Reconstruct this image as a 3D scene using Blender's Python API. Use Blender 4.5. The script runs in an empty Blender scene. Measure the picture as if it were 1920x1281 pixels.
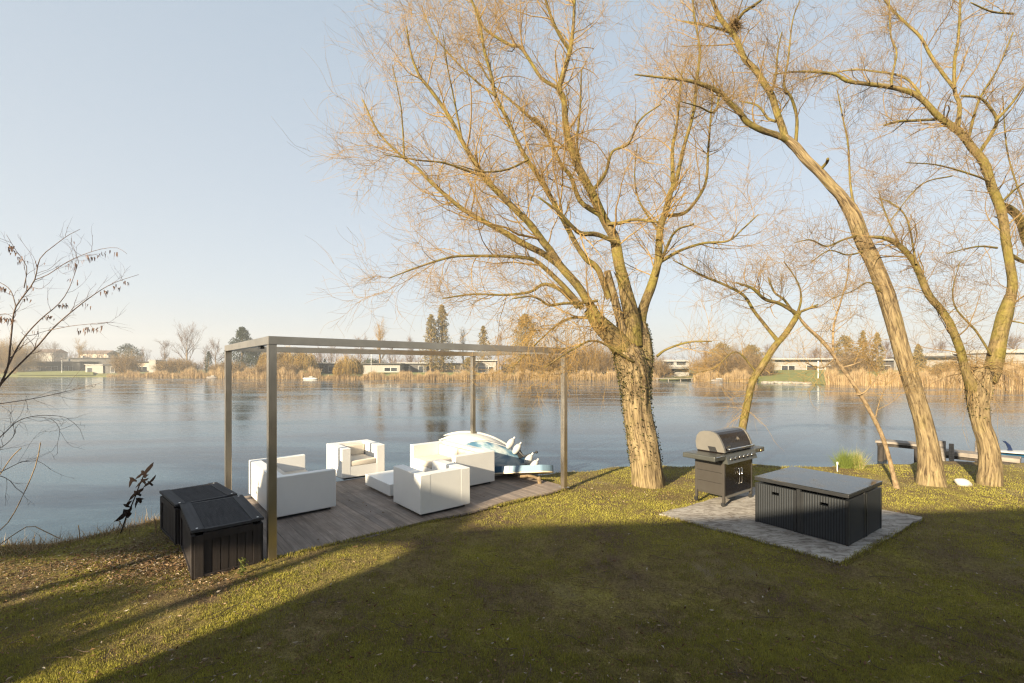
import bpy, bmesh, math, random
import numpy as np
from mathutils import Vector, Matrix, noise

# ------------------------------------------------------------------ camera, sky, sun, exposure
SC = bpy.context.scene
COL = SC.collection
F, CX, HY, CH = 862.0, 960.0, 690.0, 2.5       # measured from the photograph: focal length (px at 1920), horizon row, eye height
cam_d = bpy.data.cameras.new('camera'); cam = bpy.data.objects.new('camera', cam_d); COL.objects.link(cam)
cam_d.sensor_width = 36; cam_d.lens = F * 36 / 1920; cam_d.shift_y = (HY - 640.5) / 1920
cam_d.clip_start = .05; cam_d.clip_end = 4000
cam.location = (0, 0, CH); cam.rotation_euler = (math.radians(90), 0, 0)
SC.camera = cam

SUN_AZ = math.radians(38.2)                     # light travels this far right of straight ahead
SUN_EL = math.atan(.32)
world = bpy.data.worlds.new('World'); SC.world = world; world.use_nodes = True
nt = world.node_tree; nt.nodes.clear()
wo = nt.nodes.new('ShaderNodeOutputWorld'); bg = nt.nodes.new('ShaderNodeBackground')
sky = nt.nodes.new('ShaderNodeTexSky'); sky.sky_type = 'NISHITA'; sky.sun_disc = False
sky.sun_elevation = SUN_EL; sky.sun_rotation = math.pi + SUN_AZ
sky.air_density = 1.0; sky.dust_density = 2.2; sky.ozone_density = 1.0; sky.altitude = 20
# thin high veil that greys the blue of the sky evenly
veil = nt.nodes.new('ShaderNodeMix'); veil.data_type = 'RGBA'
tc = nt.nodes.new('ShaderNodeTexCoord'); sep = nt.nodes.new('ShaderNodeSeparateXYZ')
nt.links.new(tc.outputs['Generated'], sep.inputs[0])
mr = nt.nodes.new('ShaderNodeMapRange'); mr.inputs['From Min'].default_value = 0; mr.inputs['From Max'].default_value = .75
mr.inputs['To Min'].default_value = 0; mr.inputs['To Max'].default_value = 1
nt.links.new(sep.outputs['Z'], mr.inputs['Value'])
vr = nt.nodes.new('ShaderNodeValToRGB')
vr.color_ramp.elements[0].color = (6.75, 6.8, 6.85, 1); vr.color_ramp.elements[1].color = (4.1, 5.0, 5.9, 1)
e = vr.color_ramp.elements.new(.18); e.color = (6.15, 6.65, 7.15, 1); e = vr.color_ramp.elements.new(.06); e.color = (6.75, 6.8, 6.8, 1)
nt.links.new(mr.outputs['Result'], vr.inputs[0])
nt.links.new(sky.outputs[0], veil.inputs['A']); nt.links.new(vr.outputs[0], veil.inputs['B'])
veil.inputs['Factor'].default_value = .72
nt.links.new(veil.outputs['Result'], bg.inputs['Color']); bg.inputs['Strength'].default_value = .0405
nt.links.new(bg.outputs[0], wo.inputs[0])

sun_d = bpy.data.lights.new('sun', 'SUN'); sun_d.energy = 5.0; sun_d.angle = math.radians(.8); sun_d.color = (1, .83, .57)
sun = bpy.data.objects.new('sun', sun_d); COL.objects.link(sun)
LDIR = Vector((math.sin(SUN_AZ) * math.cos(SUN_EL), math.cos(SUN_AZ) * math.cos(SUN_EL), -math.sin(SUN_EL)))
sun.rotation_euler = LDIR.to_track_quat('-Z', 'Y').to_euler(); sun.location = (-30, -40, 30)
SC.view_settings.view_transform = 'Standard'; SC.view_settings.look = 'None'
SC.view_settings.gamma = 1; SC.view_settings.exposure = 1.75
SC.cycles.max_bounces = 5; SC.cycles.diffuse_bounces = 2; SC.cycles.volume_bounces = 0; SC.cycles.caustics_reflective = False; SC.cycles.caustics_refractive = False; SC.cycles.sample_clamp_indirect = 1.2; SC.cycles.blur_glossy = 1.0; SC.cycles.use_denoising = True; SC.cycles.denoiser = 'OPENIMAGEDENOISE'; SC.cycles.denoising_input_passes = 'RGB_ALBEDO_NORMAL'; SC.cycles.denoising_prefilter = 'NONE'; SC.cycles.use_adaptive_sampling = False
SC.cycles.transparent_max_bounces = 8; SC.cycles.filter_width = 1.3; world.cycles.sampling_method = 'AUTOMATIC'

random.seed(7); RNG = np.random.default_rng(11)
V = Vector

# ------------------------------------------------------------------ measuring helpers
def at(px, py, Y):                              # a point seen at (px, py) that stands Y metres away
    return V(((px - CX) / F * Y, Y, CH - (py - HY) / F * Y))
def gp(px, py, z=0.0):                          # a point seen at (px, py) that lies at height z
    Y = F * (CH - z) / (py - HY)
    return V(((px - CX) / F * Y, Y, z))
def sstep(a, b, x):
    t = np.clip((x - a) / (b - a), 0, 1); return t * t * (3 - 2 * t)

WATER_Z = -.45
SHX = [-60, -20, -12, -9, -7.3, -6.4, -5.9, -5.0, -3, -1, .6, 1.46, 2.6, 4.7, 6.5, 8.2, 9.0, 9.8, 12, 13.3, 16, 30, 60]
SHY = [-30, -2.0, 3.3, 5.5, 6.55, 7.1, 8.0, 8.8, 9.9, 10.6, 11.1, 11.5, 12.1, 12.4, 12.3, 12.15, 12.2, 12.6, 12.9, 12.6, 12.2, 9, 2]
def ground(x, y):
    x = np.asarray(x, float); y = np.asarray(y, float)
    ys = np.interp(x, SHX, SHY)
    d = ys - y + .12 * np.sin(x * 2.3) + .07 * np.sin(x * 5.1 + 1)
    z = -.045 * sstep(6.5, 9.8, y) + .015 * np.sin(x * .9 + y * .6) * sstep(0, 3, np.abs(y - 2))
    return z * 1.0 - .75 * (1 - sstep(-.55, .35, d))
def gz(x, y): return float(ground(x, y))
def gg(px, py):                                 # a point seen at (px, py) on the lawn itself
    p = gp(px, py, 0)
    for _ in range(6): p = gp(px, py, gz(p.x, p.y))
    return p

# ------------------------------------------------------------------ objects
def tag(o, label=None, cat=None, group=None, kind=None):
    if label: o['label'] = label
    if cat: o['category'] = cat
    if group: o['group'] = group
    if kind: o['kind'] = kind
    return o
def thing(name, label, cat, loc=(0, 0, 0), rz=0, group=None):
    o = bpy.data.objects.new(name, None); COL.objects.link(o); o.empty_display_size = .2
    o.location = loc; o.rotation_euler = (0, 0, rz); return tag(o, label, cat, group)
def link(name, me, mat=None, parent=None, smooth=False):
    o = bpy.data.objects.new(name, me); COL.objects.link(o)
    if mat is not None: me.materials.append(mat)
    if parent is not None: o.parent = parent
    if smooth:
        for p in me.polygons: p.use_smooth = True
    return o
def obj(name, bm, mat=None, parent=None, smooth=False, bevel=0, seg=2):
    if bevel:
        bmesh.ops.bevel(bm, geom=[e for e in bm.edges if len(e.link_faces) == 2 and e.calc_face_angle(0) > .6], offset=bevel,
                        segments=seg, affect='EDGES', profile=.5, clamp_overlap=True)
    bmesh.ops.recalc_face_normals(bm, faces=bm.faces)
    me = bpy.data.meshes.new(name); bm.to_mesh(me); bm.free()
    return link(name, me, mat, parent, smooth)
def nmesh(name, verts, quads=None, tris=None, mat=None, parent=None, smooth=False, attrs=None):
    me = bpy.data.meshes.new(name)
    verts = np.asarray(verts, np.float32).reshape(-1, 3)
    me.vertices.add(len(verts)); me.vertices.foreach_set('co', verts.ravel())
    fl, st, tot = [], [], []; n = 0
    for fa, k in ((quads, 4), (tris, 3)):
        if fa is not None and len(fa):
            fa = np.asarray(fa, np.int32).reshape(-1, k); fl.append(fa.ravel())
            st.append(n + np.arange(len(fa)) * k); tot.append(np.full(len(fa), k)); n += fa.size
    fl = np.concatenate(fl); st = np.concatenate(st); tot = np.concatenate(tot)
    me.loops.add(len(fl)); me.loops.foreach_set('vertex_index', fl.astype(np.int32))
    me.polygons.add(len(st)); me.polygons.foreach_set('loop_start', st.astype(np.int32))
    me.polygons.foreach_set('loop_total', tot.astype(np.int32))
    me.polygons.foreach_set('use_smooth', np.full(len(st), bool(smooth)))
    if attrs:
        for an, (ty, data) in attrs.items():
            a = me.attributes.new(an, ty, 'POINT'); a.data.foreach_set('vector' if ty == 'FLOAT_VECTOR' else 'value', np.asarray(data, np.float32).ravel())
    me.update(calc_edges=True); me.validate()
    o = bpy.data.objects.new(name, me); COL.objects.link(o)
    if mat is not None: me.materials.append(mat)
    if parent is not None: o.parent = parent
    return o
def bx(bm, c, s, rz=0, rx=0, ry=0):             # box centre, size
    m = Matrix.Translation(V(c)) @ Matrix.Rotation(rz, 4, 'Z') @ Matrix.Rotation(ry, 4, 'Y') @ Matrix.Rotation(rx, 4, 'X') @ Matrix.Diagonal((s[0], s[1], s[2], 1))
    bmesh.ops.create_cube(bm, size=1, matrix=m); return bm
def cyl(bm, a, b, r, r2=None, n=16):
    a, b = V(a), V(b); d = b - a
    m = Matrix.Translation((a + b) / 2) @ d.to_track_quat('Z', 'Y').to_matrix().to_4x4()
    bmesh.ops.create_cone(bm, cap_ends=True, segments=n, radius1=r, radius2=r if r2 is None else r2, depth=d.length, matrix=m); return bm
def prism(bm, pts, z0, z1, ax='Z'):             # extruded polygon; ax says which axis is the extrusion
    def q(p, z):
        return V((p[0], p[1], z)) if ax == 'Z' else V((z, p[0], p[1])) if ax == 'X' else V((p[0], z, p[1]))
    a = [bm.verts.new(q(p, z0)) for p in pts]; b = [bm.verts.new(q(p, z1)) for p in pts]
    bm.faces.new(a); bm.faces.new(list(reversed(b)))
    for i in range(len(pts)):
        j = (i + 1) % len(pts); bm.faces.new((a[i], b[i], b[j], a[j]))
    return bm
NB = bmesh.new

# ------------------------------------------------------------------ materials
def mat(name, col=(.5, .5, .5), rough=.6, metal=0, spec=.5):
    m = bpy.data.materials.new(name); m.use_nodes = True
    b = m.node_tree.nodes['Principled BSDF']
    b.inputs['Base Color'].default_value = (*col, 1); b.inputs['Roughness'].default_value = rough
    b.inputs['Metallic'].default_value = metal; b.inputs['Specular IOR Level'].default_value = spec
    return m
class N:                                        # small node-building helper
    def __init__(s, m): s.m = m; s.t = m.node_tree; s.b = s.t.nodes['Principled BSDF']
    def n(s, ty, **k):
        o = s.t.nodes.new(ty)
        for a, v in k.items(): setattr(o, a, v)
        return o
    def l(s, a, b): s.t.links.new(a, b)
    def coord(s, scale=(1, 1, 1), attr=None, obj_=True):
        mp = s.n('ShaderNodeMapping'); mp.inputs['Scale'].default_value = scale
        if attr: a = s.n('ShaderNodeAttribute', attribute_name=attr); s.l(a.outputs['Vector'], mp.inputs[0])
        else: a = s.n('ShaderNodeTexCoord'); s.l(a.outputs['Object'], mp.inputs[0])
        return mp.outputs[0]
    def noise(s, vec, scale, detail=4, rough=.6, dist=0):
        o = s.n('ShaderNodeTexNoise'); o.inputs['Scale'].default_value = scale; o.inputs['Detail'].default_value = detail
        o.inputs['Roughness'].default_value = rough; o.inputs['Distortion'].default_value = dist
        s.l(vec, o.inputs['Vector']); return o.outputs['Fac']
    def ramp(s, fac, stops):
        o = s.n('ShaderNodeValToRGB'); cr = o.color_ramp
        while len(cr.elements) < len(stops): cr.elements.new(.5)
        for el, (p, c) in zip(cr.elements, stops):
            el.position = p; el.color = (*c, 1) if len(c) == 3 else c
        s.l(fac, o.inputs[0]); return o.outputs[0]
    def mix(s, f, a, b, mode='MIX'):
        o = s.n('ShaderNodeMix', data_type='RGBA', blend_type=mode)
        for sock, v in (('Factor', f), ('A', a), ('B', b)):
            if isinstance(v, (int, float)): o.inputs[sock].default_value = v
            elif isinstance(v, tuple): o.inputs[sock].default_value = (*v, 1)
            else: s.l(v, o.inputs[sock])
        return o.outputs['Result']
    def math(s, op, a, b=0):
        o = s.n('ShaderNodeMath', operation=op)
        for i, v in enumerate((a, b)):
            if isinstance(v, (int, float)): o.inputs[i].default_value = v
            else: s.l(v, o.inputs[i])
        return o.outputs[0]
    def bump(s, h, strength=.5, dist=.01, base=None):
        o = s.n('ShaderNodeBump'); o.inputs['Strength'].default_value = strength; o.inputs['Distance'].default_value = dist
        s.l(h, o.inputs['Height'])
        if base is not None: s.l(base, o.inputs['Normal'])
        s.l(o.outputs[0], s.b.inputs['Normal']); return o.outputs[0]
    def color(s, c): s.l(c, s.b.inputs['Base Color'])
    def rough(s, c): s.l(c, s.b.inputs['Roughness'])

def vary(name, c1, c2, scale=3, rough=.6, metal=0, bs=.2, bd=.003, bscale=60, spec=.5, stretch=(1, 1, 1)):
    m = mat(name, c1, rough, metal, spec); n = N(m); v = n.coord(stretch)
    n.color(n.ramp(n.noise(v, scale, 5), [(.3, c1), (.7, c2)])); n.bump(n.noise(v, bscale, 3), bs, bd); return m

def lawn_material():
    m = mat('lawn_moss', rough=.95, spec=.1); n = N(m); v = n.coord()
    a = n.ramp(n.noise(v, 1.1, 6, .65), [(.36, (.155, .110, .072)), (.52, (.22, .175, .068)), (.68, (.30, .265, .055))])
    f = n.ramp(n.noise(v, 38, 4, .7), [(.35, (.35, .33, .3)), (.62, (1.1, 1.1, 1.0))])
    c = n.mix(.85, a, f, 'MULTIPLY')
    dirt = n.ramp(n.noise(v, .55, 5, .7), [(.56, (0, 0, 0)), (.7, (1, 1, 1))])
    c = n.mix(dirt, c, (.19, .145, .10)); n.color(c)
    n.bump(n.noise(v, 60, 5, .75), .9, .02); return m
M = {}
M['lawn'] = lawn_material()
def blade_material(name, stops, rough=.8, trans=.25):
    m = mat(name, rough=rough, spec=.15); n = N(m)
    a = n.n('ShaderNodeAttribute', attribute_name='tint'); c = n.ramp(a.outputs['Fac'], stops); n.color(c)
    t = n.n('ShaderNodeBsdfTranslucent'); n.l(c, t.inputs[0]); mx = n.n('ShaderNodeMixShader'); mx.inputs[0].default_value = trans
    out = [x for x in n.t.nodes if x.type == 'OUTPUT_MATERIAL'][0]
    n.l(n.b.outputs[0], mx.inputs[1]); n.l(t.outputs[0], mx.inputs[2]); n.l(mx.outputs[0], out.inputs[0]); return m
M['blade'] = blade_material('short_grass', [(0, (.15, .108, .072)), (.3, (.205, .165, .072)), (.62, (.275, .262, .045)), (1, (.44, .39, .09))])
M['reed'] = blade_material('dry_reed', [(0, (0.222, 0.141, 0.067)), (.5, (0.348, 0.244, 0.126)), (1, (0.444, 0.340, 0.200))], trans=.2)
M['leaf'] = blade_material('fallen_leaf', [(0, (0.067, 0.037, 0.022)), (.45, (0.178, 0.104, 0.052)), (.75, (0.296, 0.215, 0.133)), (1, (0.459, 0.414, 0.348))], trans=.1)
M['tuft'] = blade_material('tuft_grass', [(0, (.10, .13, .03)), (.6, (.20, .25, .05)), (.8, (.38, .32, .12)), (1, (.5, .4, .22))])

def water_material():
    m = mat('lake_ice', rough=.12, spec=.42); n = N(m); n.b.inputs['IOR'].default_value = 1.28
    v = n.coord((.35, 1.0, 1)); vb = n.coord((.10, .45, 1)); vf = n.coord((1, 1, 1))
    band = n.noise(vb, .55, 7, .62, 1.2)
    c = n.ramp(band, [(.38, (.001, .006, .015)), (.47, (.008, .028, .050)), (.62, (.060, .105, .140))])
    grit = n.noise(vf, 9, 5, .8)
    c = n.mix(.5, c, n.ramp(grit, [(.35, (.45, .5, .55)), (.65, (1.35, 1.3, 1.25))]), 'MULTIPLY'); n.color(c)
    r = n.ramp(band, [(.38, (.03,) * 3), (.50, (.09,) * 3), (.62, (.20,) * 3)]); n.rough(r)
    h = n.math('ADD', n.noise(v, 5, 4, .6), n.math('MULTIPLY', n.noise(vf, 34, 4, .7), .6))
    n.bump(h, .16, .010); return m
M['water'] = water_material()

def bark_material(name, light, dark, moss, moss_amt=.5, scale=15, vs=.16, bs=.9, bd=.03):
    m = mat(name, rough=.92, spec=.1); n = N(m)
    v = n.coord((1, 1, vs), 'bark'); v2 = n.coord((1, 1, 1), 'bark')
    h = n.noise(v, scale, 6, .62, .6)
    c = n.ramp(h, [(.36, dark), (.5, tuple((a + b) / 2 for a, b in zip(light, dark))), (.66, light)])
    mm = n.ramp(n.noise(v2, 1.8, 5, .6), [(.62 - .25 * moss_amt, (0, 0, 0)), (.78 - .25 * moss_amt, (1, 1, 1))])
    mf = n.math('MULTIPLY', mm, n.math('MULTIPLY', n.math('ADD', n.noise(v2, 24, 3), .25), moss_amt * 1.1))
    n.color(n.mix(mf, c, moss)); n.bump(h, bs, bd); return m
M['bark_willow'] = bark_material('furrowed_willow_bark', (.28, .215, .120), (.060, .042, .026), (.19, .165, .05), .35, 26, .11)
M['bark_limb'] = bark_material('mossy_limb_bark', (.215, .160, .075), (.050, .036, .020), (.165, .140, .030), .8, 30, .22, .8, .018)
M['bark_smooth'] = bark_material('pale_smooth_bark', (0.281, 0.207, 0.126), (0.104, 0.074, 0.044), (0.185, 0.155, 0.037), .35, 22, .5, .4, .008)
M['bark_shrub'] = bark_material('grey_shrub_bark', (0.192, 0.148, 0.122), (0.067, 0.048, 0.041), (0.133, 0.104, 0.052), .2, 40, .4, .3, .004)
def twig_mat(name, c1, c2):
    m = mat(name, rough=.8, spec=.2); n = N(m); g = n.n('ShaderNodeNewGeometry')
    n.color(n.ramp(n.noise(n.coord(), 1.3, 3), [(.35, c1), (.65, c2)])); return m
M['twig_gold'] = twig_mat('golden_twig', (.31, .205, .072), (.235, .15, .058))
M['twig_brown'] = twig_mat('brown_twig', (.25, .17, .072), (.175, .115, .055))
M['twig_far'] = twig_mat('far_twig', (0.163, 0.122, 0.096), (0.133, 0.089, 0.074))
M['twig_shrub'] = twig_mat('shrub_twig', (0.126, 0.089, 0.074), (0.081, 0.059, 0.052))
M['gold_willow'] = twig_mat('weeping_gold', (.36, .25, .075), (.27, .17, .05))
def steel():
    m = mat('brushed_steel', (.52, .46, .38), .34, 1); n = N(m); v = n.coord((1, 1, .03))
    n.color(n.ramp(n.noise(n.coord(), 2.2, 5), [(.3, (.44, .385, .31)), (.7, (.58, .52, .43))]))
    n.rough(n.ramp(n.noise(v, 90, 3), [(.3, (.28,) * 3), (.7, (.42,) * 3)])); n.bump(n.noise(v, 240, 2), .12, .001); return m
M['steel'] = steel()
M['plastic_white'] = vary('moulded_white_plastic', (.66, .66, .65), (.71, .71, .70), 2, .38, bs=.06, bd=.001, bscale=300)
M['cushion'] = vary('cream_cushion', (.58, .52, .44), (.64, .58, .50), 3, .85, bs=.25, bd=.002, bscale=260)
def deckmat(name, a, b, c3, sc=1.0, ax=0):
    m = mat(name, rough=.78, spec=.3); n = N(m)
    st = (1.2, 22, 22) if ax == 0 else (22, 1.2, 22) if ax == 1 else (22, 22, 1.2)
    g = n.noise(n.coord(st), sc, 5, .65, .4); blot = n.noise(n.coord(), 2.2, 5, .7)
    c = n.mix(n.ramp(blot, [(.35, (0, 0, 0)), (.65, (1, 1, 1))]), n.ramp(g, [(.3, a), (.7, b)]), n.ramp(g, [(.3, a), (.7, c3)]))
    at_ = n.n('ShaderNodeAttribute', attribute_name='tint')
    c = n.mix(.55, c, n.ramp(at_.outputs['Fac'], [(0, (.72, .72, .74)), (1, (1.25, 1.2, 1.15))]), 'MULTIPLY')
    n.color(c); n.bump(g, .3, .0015); return m
M['deck'] = deckmat('weathered_deck_wood', (.15, .125, .105), (.33, .285, .25), (.23, .19, .16))
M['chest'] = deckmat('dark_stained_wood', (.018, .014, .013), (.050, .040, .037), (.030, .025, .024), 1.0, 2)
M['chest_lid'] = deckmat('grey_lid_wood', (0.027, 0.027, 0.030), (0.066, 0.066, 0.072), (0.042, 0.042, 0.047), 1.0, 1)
M['jetty'] = deckmat('old_jetty_wood', (.17, .15, .13), (.40, .35, .30), (.27, .235, .205))
M['wet_wood'] = deckmat('wet_wood', (.03, .025, .022), (.07, .06, .05), (.045, .038, .033), 1, 2)
M['slab'] = vary('stained_concrete', (.29, .265, .24), (.43, .405, .37), 1.6, .85, bs=.5, bd=.006, bscale=34)
def slab_grime():
    n = N(M['slab']); v = n.coord((1, 2.2, 1)); src = n.b.inputs['Base Color'].links[0].from_socket
    g = n.ramp(n.noise(v, 5.5, 7, .75, .8), [(.40, (.36, .32, .29)), (.56, (1, 1, 1))]); n.color(n.mix(.9, src, g, 'MULTIPLY'))
slab_grime()
def wicker():
    m = mat('black_wicker', (.012, .014, .017), .55, 0, .3); n = N(m)
    w = n.n('ShaderNodeTexWave', wave_type='BANDS', bands_direction='X'); w.inputs['Scale'].default_value = 9; n.l(n.coord((1, 1, 1)), w.inputs['Vector'])
    w2 = n.n('ShaderNodeTexWave', wave_type='BANDS', bands_direction='Z'); w2.inputs['Scale'].default_value = 34; n.l(n.coord(), w2.inputs['Vector'])
    w3 = n.n('ShaderNodeTexWave', wave_type='BANDS', bands_direction='Y'); w3.inputs['Scale'].default_value = 9; n.l(n.coord(), w3.inputs['Vector'])
    h = n.math('ADD', n.math('MAXIMUM', w.outputs['Fac'], w3.outputs['Fac']), n.math('MULTIPLY', w2.outputs['Fac'], .5))
    n.bump(h, .45, .005); n.color(n.ramp(h, [(.3, (.003, .0035, .004)), (1.0, (.028, .032, .038))])); return m
M['wicker'] = wicker()
M['black_frame'] = vary('black_table_frame', (.012, .013, .015), (.02, .021, .023), 3, .4)
def glasstop():
    m = mat('dusty_glass', (.03, .035, .04), .10, 0, .3); n = N(m)
    d = n.noise(n.coord((1, 1, 1)), 2.4, 7, .72, .8)
    n.color(n.ramp(d, [(.40, (.008, .009, .010)), (.52, (.022, .022, .021)), (.66, (.065, .06, .056))]))
    n.rough(n.ramp(d, [(.38, (.04,) * 3), (.6, (.22,) * 3), (.75, (.5,) * 3)])); return m
M['glasstop'] = glasstop()
M['enamel'] = vary('dark_enamel', (.007, .005, .0045), (.010, .007, .006), 2, .2, bs=.02)
M['endcap'] = vary('grey_cast_metal', (.15, .142, .13), (.18, .17, .155), 4, .42, .35, bs=.05)
M['grill_side'] = vary('grill_painted_panel', (.045, .040, .036), (.055, .050, .045), 3, .45, .3)
M['grill_shelf'] = vary('grill_shelf_grey', (.085, .088, .082), (.10, .105, .10), 3, .35, .55)
M['chrome'] = mat('chrome', (.75, .73, .70), .14, 1)
M['black_plastic'] = mat('black_plastic', (.015, .015, .016), .45)
M['brass'] = mat('brass', (.55, .40, .20), .3, 1)
M['red_hose'] = mat('red_rubber', (.35, .03, .03), .5)
M['white_paint'] = mat('white_paint', (.75, .75, .73), .4)
M['rust'] = vary('rusted_sheet', (.006, .004, .0035), (.014, .008, .006), 20, .85, bs=.2, spec=.1)
M['stone'] = vary('white_stone', (0.407, 0.370, 0.333), (0.533, 0.503, 0.459), 6, .85, bs=.5, bd=.01, bscale=12)
M['hull_white'] = vary('hull_white', (.40, .40, .39), (.46, .46, .45), 3, .35, bs=.02)
def hull_blue():
    m = mat('hull_blue_pattern', rough=.32); n = N(m); v = n.coord((1, 1.8, 1.4))
    n.color(n.ramp(n.noise(v, 1.9, 3, .5, 1.2), [(.36, (.05, .12, .19)), (.44, (.12, .20, .27)), (.52, (.26, .33, .36)), (.60, (.38, .41, .42)), (.68, (.13, .20, .25))])); return m
M['hull_blue'] = hull_blue()
M['board_blue'] = mat('board_light_blue', (.16, .25, .34), .4)
M['board_teal'] = mat('board_deep_blue', (.012, .07, .14), .4)
M['board_cream'] = mat('board_cream', (.68, .58, .42), .5)
M['navy'] = mat('navy_fin', (.01, .02, .06), .3)
M['wall_white'] = vary('white_render', (0.239, 0.229, 0.216), (0.266, 0.257, 0.239), 1, .8, bs=.1)
M['wall_brick'] = vary('pale_brick', (.42, .34, .26), (.50, .42, .33), 2, .85)
M['wall_dark'] = vary('dark_cladding', (.045, .042, .042), (.07, .066, .064), 1.5, .7, stretch=(4, 4, .3))
M['roof_dark'] = vary('dark_roof', (.05, .048, .047), (.08, .077, .075), 1.5, .8)
M['roof_pale'] = vary('pale_roof_edge', (0.300, 0.300, 0.294), (0.348, 0.348, 0.342), 1.5, .7)
M['roof_tile'] = vary('brown_tile', (.12, .08, .06), (.17, .115, .085), 3, .8)
M['pane'] = mat('window_pane', (.02, .025, .03), .05, 0, .8)
M['frame_white'] = mat('window_frame', (.6, .6, .58), .5)
def leafmat(name, a, b, c): 
    return blade_material(name, [(0, a), (.5, b), (1, c)], .75, .2)
M['ever_dark'] = leafmat('dark_evergreen', (.022, .034, .020), (.040, .055, .028), (.075, .085, .038))
M['ever_gold'] = leafmat('golden_conifer', (.09, .078, .028), (.19, .145, .05), (.30, .215, .08))  # olive brown to gold needles, varied at random
M['pale_rock'] = vary('pale_rock', (.20, .18, .15), (.30, .27, .23), 6, .9, bs=.5, bd=.01, bscale=12)
M['bush_brown'] = leafmat('brown_brush', (0.096, 0.063, 0.033), (0.163, 0.107, 0.056), (0.237, 0.163, 0.089))
M['bush_green'] = leafmat('green_hedge', (.05, .07, .02), (.10, .12, .03), (.18, .19, .05))
M['ivy'] = leafmat('ivy_leaf', (.012, .015, .006), (.035, .040, .014), (.13, .12, .04))
M['pod'] = leafmat('dry_pod', (.06, .035, .025), (.13, .075, .05), (.24, .15, .10))
M['far_land'] = vary('far_bank_grass', (.11, .115, .03), (.17, .165, .04), .25, .95, bs=.4, bd=.05, bscale=3)

# ------------------------------------------------------------------ ground, lake, far bank
def near_ground():
    xs = np.concatenate([np.linspace(-60, -10, 40)[:-1], np.linspace(-10, 16, 240), np.linspace(16, 60, 30)[1:]])
    ys = np.concatenate([np.linspace(-40, 0, 20)[:-1], np.linspace(0, 14, 180), np.linspace(14, 20, 10)[1:]])
    X, Y = np.meshgrid(xs, ys, indexing='ij'); Z = ground(X, Y)
    vz = np.array([noise.noise(V((x * 1.7, y * 1.7, 0))) for x, y in zip(X.ravel(), Y.ravel())]).reshape(X.shape)
    Z = Z + .012 * vz * (Y < 13)
    a, b = X.shape; I = np.arange(a * b).reshape(a, b)
    q = np.stack([I[:-1, :-1], I[1:, :-1], I[1:, 1:], I[:-1, 1:]], -1).reshape(-1, 4)
    o = nmesh('lawn', np.stack([X, Y, Z], -1), q, mat=M['lawn'], smooth=True)
    tag(o, 'mossy garden lawn sloping gently down to the lake', 'lawn', kind='structure')
near_ground()
def water():
    o = nmesh('water', [(-900, -60, WATER_Z), (900, -60, WATER_Z), (900, 700, WATER_Z), (-900, 700, WATER_Z)], [(0, 1, 2, 3)], mat=M['water'])
    tag(o, 'half frozen lake stretching from the lawn to the far reeds', 'lake', kind='structure')
water()
FPX = [-900, 0, 240, 400, 500, 700, 1000, 1220, 1300, 1400, 1500, 1600, 1750, 1920, 2300, 3200]
FPY = [706, 706.5, 707, 709, 710.5, 712, 712.5, 713, 714, 717, 720, 723, 726, 732, 742, 760]
def far(px, off=0.0, z=None):                   # a spot on the far bank, off metres behind the waterline
    Y = F * (CH - WATER_Z) / (np.interp(px, FPX, FPY) - HY) + off
    return V(((px - CX) / F * Y, Y, (min(1.0, WATER_Z + .25 + off * .06) if z is None else z)))
def far_bank():
    cols = []
    for px in np.linspace(-900, 3200, 160):
        row = []
        for off, z in ((-2, WATER_Z - .6), (0, WATER_Z + .05), (1, WATER_Z + .3), (8, .25), (25, 1.0), (90, 1.2), (500, 1.2)):
            p = far(px, off, z); row.append((p.x + (0 if off > 90 else .8 * math.sin(px * .05 + off)), p.y, z))
        cols.append(row)
    A = np.array(cols); a, b = A.shape[:2]; I = np.arange(a * b).reshape(a, b)
    q = np.stack([I[:-1, :-1], I[1:, :-1], I[1:, 1:], I[:-1, 1:]], -1).reshape(-1, 4)
    o = nmesh('far_bank_ground', A, q, mat=M['far_land'], smooth=True); tag(o, 'low grassy far bank of the lake', 'bank', kind='structure')
far_bank()

# ------------------------------------------------------------------ blades, leaves and tubes in bulk
def blades(name, P, h, w, mat_, parent=None, lean=.35, tint=None, segs=1):
    n = len(P); ang = RNG.uniform(0, 2 * np.pi, n); la = RNG.uniform(0, 2 * np.pi, n); ll = np.abs(RNG.normal(0, lean, n))
    side = np.stack([np.cos(ang), np.sin(ang), np.zeros(n)], -1) * (w / 2)[:, None]
    tipd = np.stack([np.cos(la) * ll, np.sin(la) * ll, np.ones(n)], -1); tipd /= np.linalg.norm(tipd, axis=1)[:, None]
    mid = P + tipd * (h * .55)[:, None] * np.array([.75, .75, 1.0]); tip = P + tipd * h[:, None]
    Vv = np.stack([P - side, P + side, mid + side * .7, mid - side * .7, tip], 1)
    b = np.arange(n) * 5
    q = np.stack([b, b + 1, b + 2, b + 3], -1); t = np.stack([b + 3, b + 2, b + 4], -1)
    if tint is None: tint = RNG.random(n)
    return nmesh(name, Vv, q, t, mat_, parent, attrs={'tint': ('FLOAT', np.repeat(tint, 5))})
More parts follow.
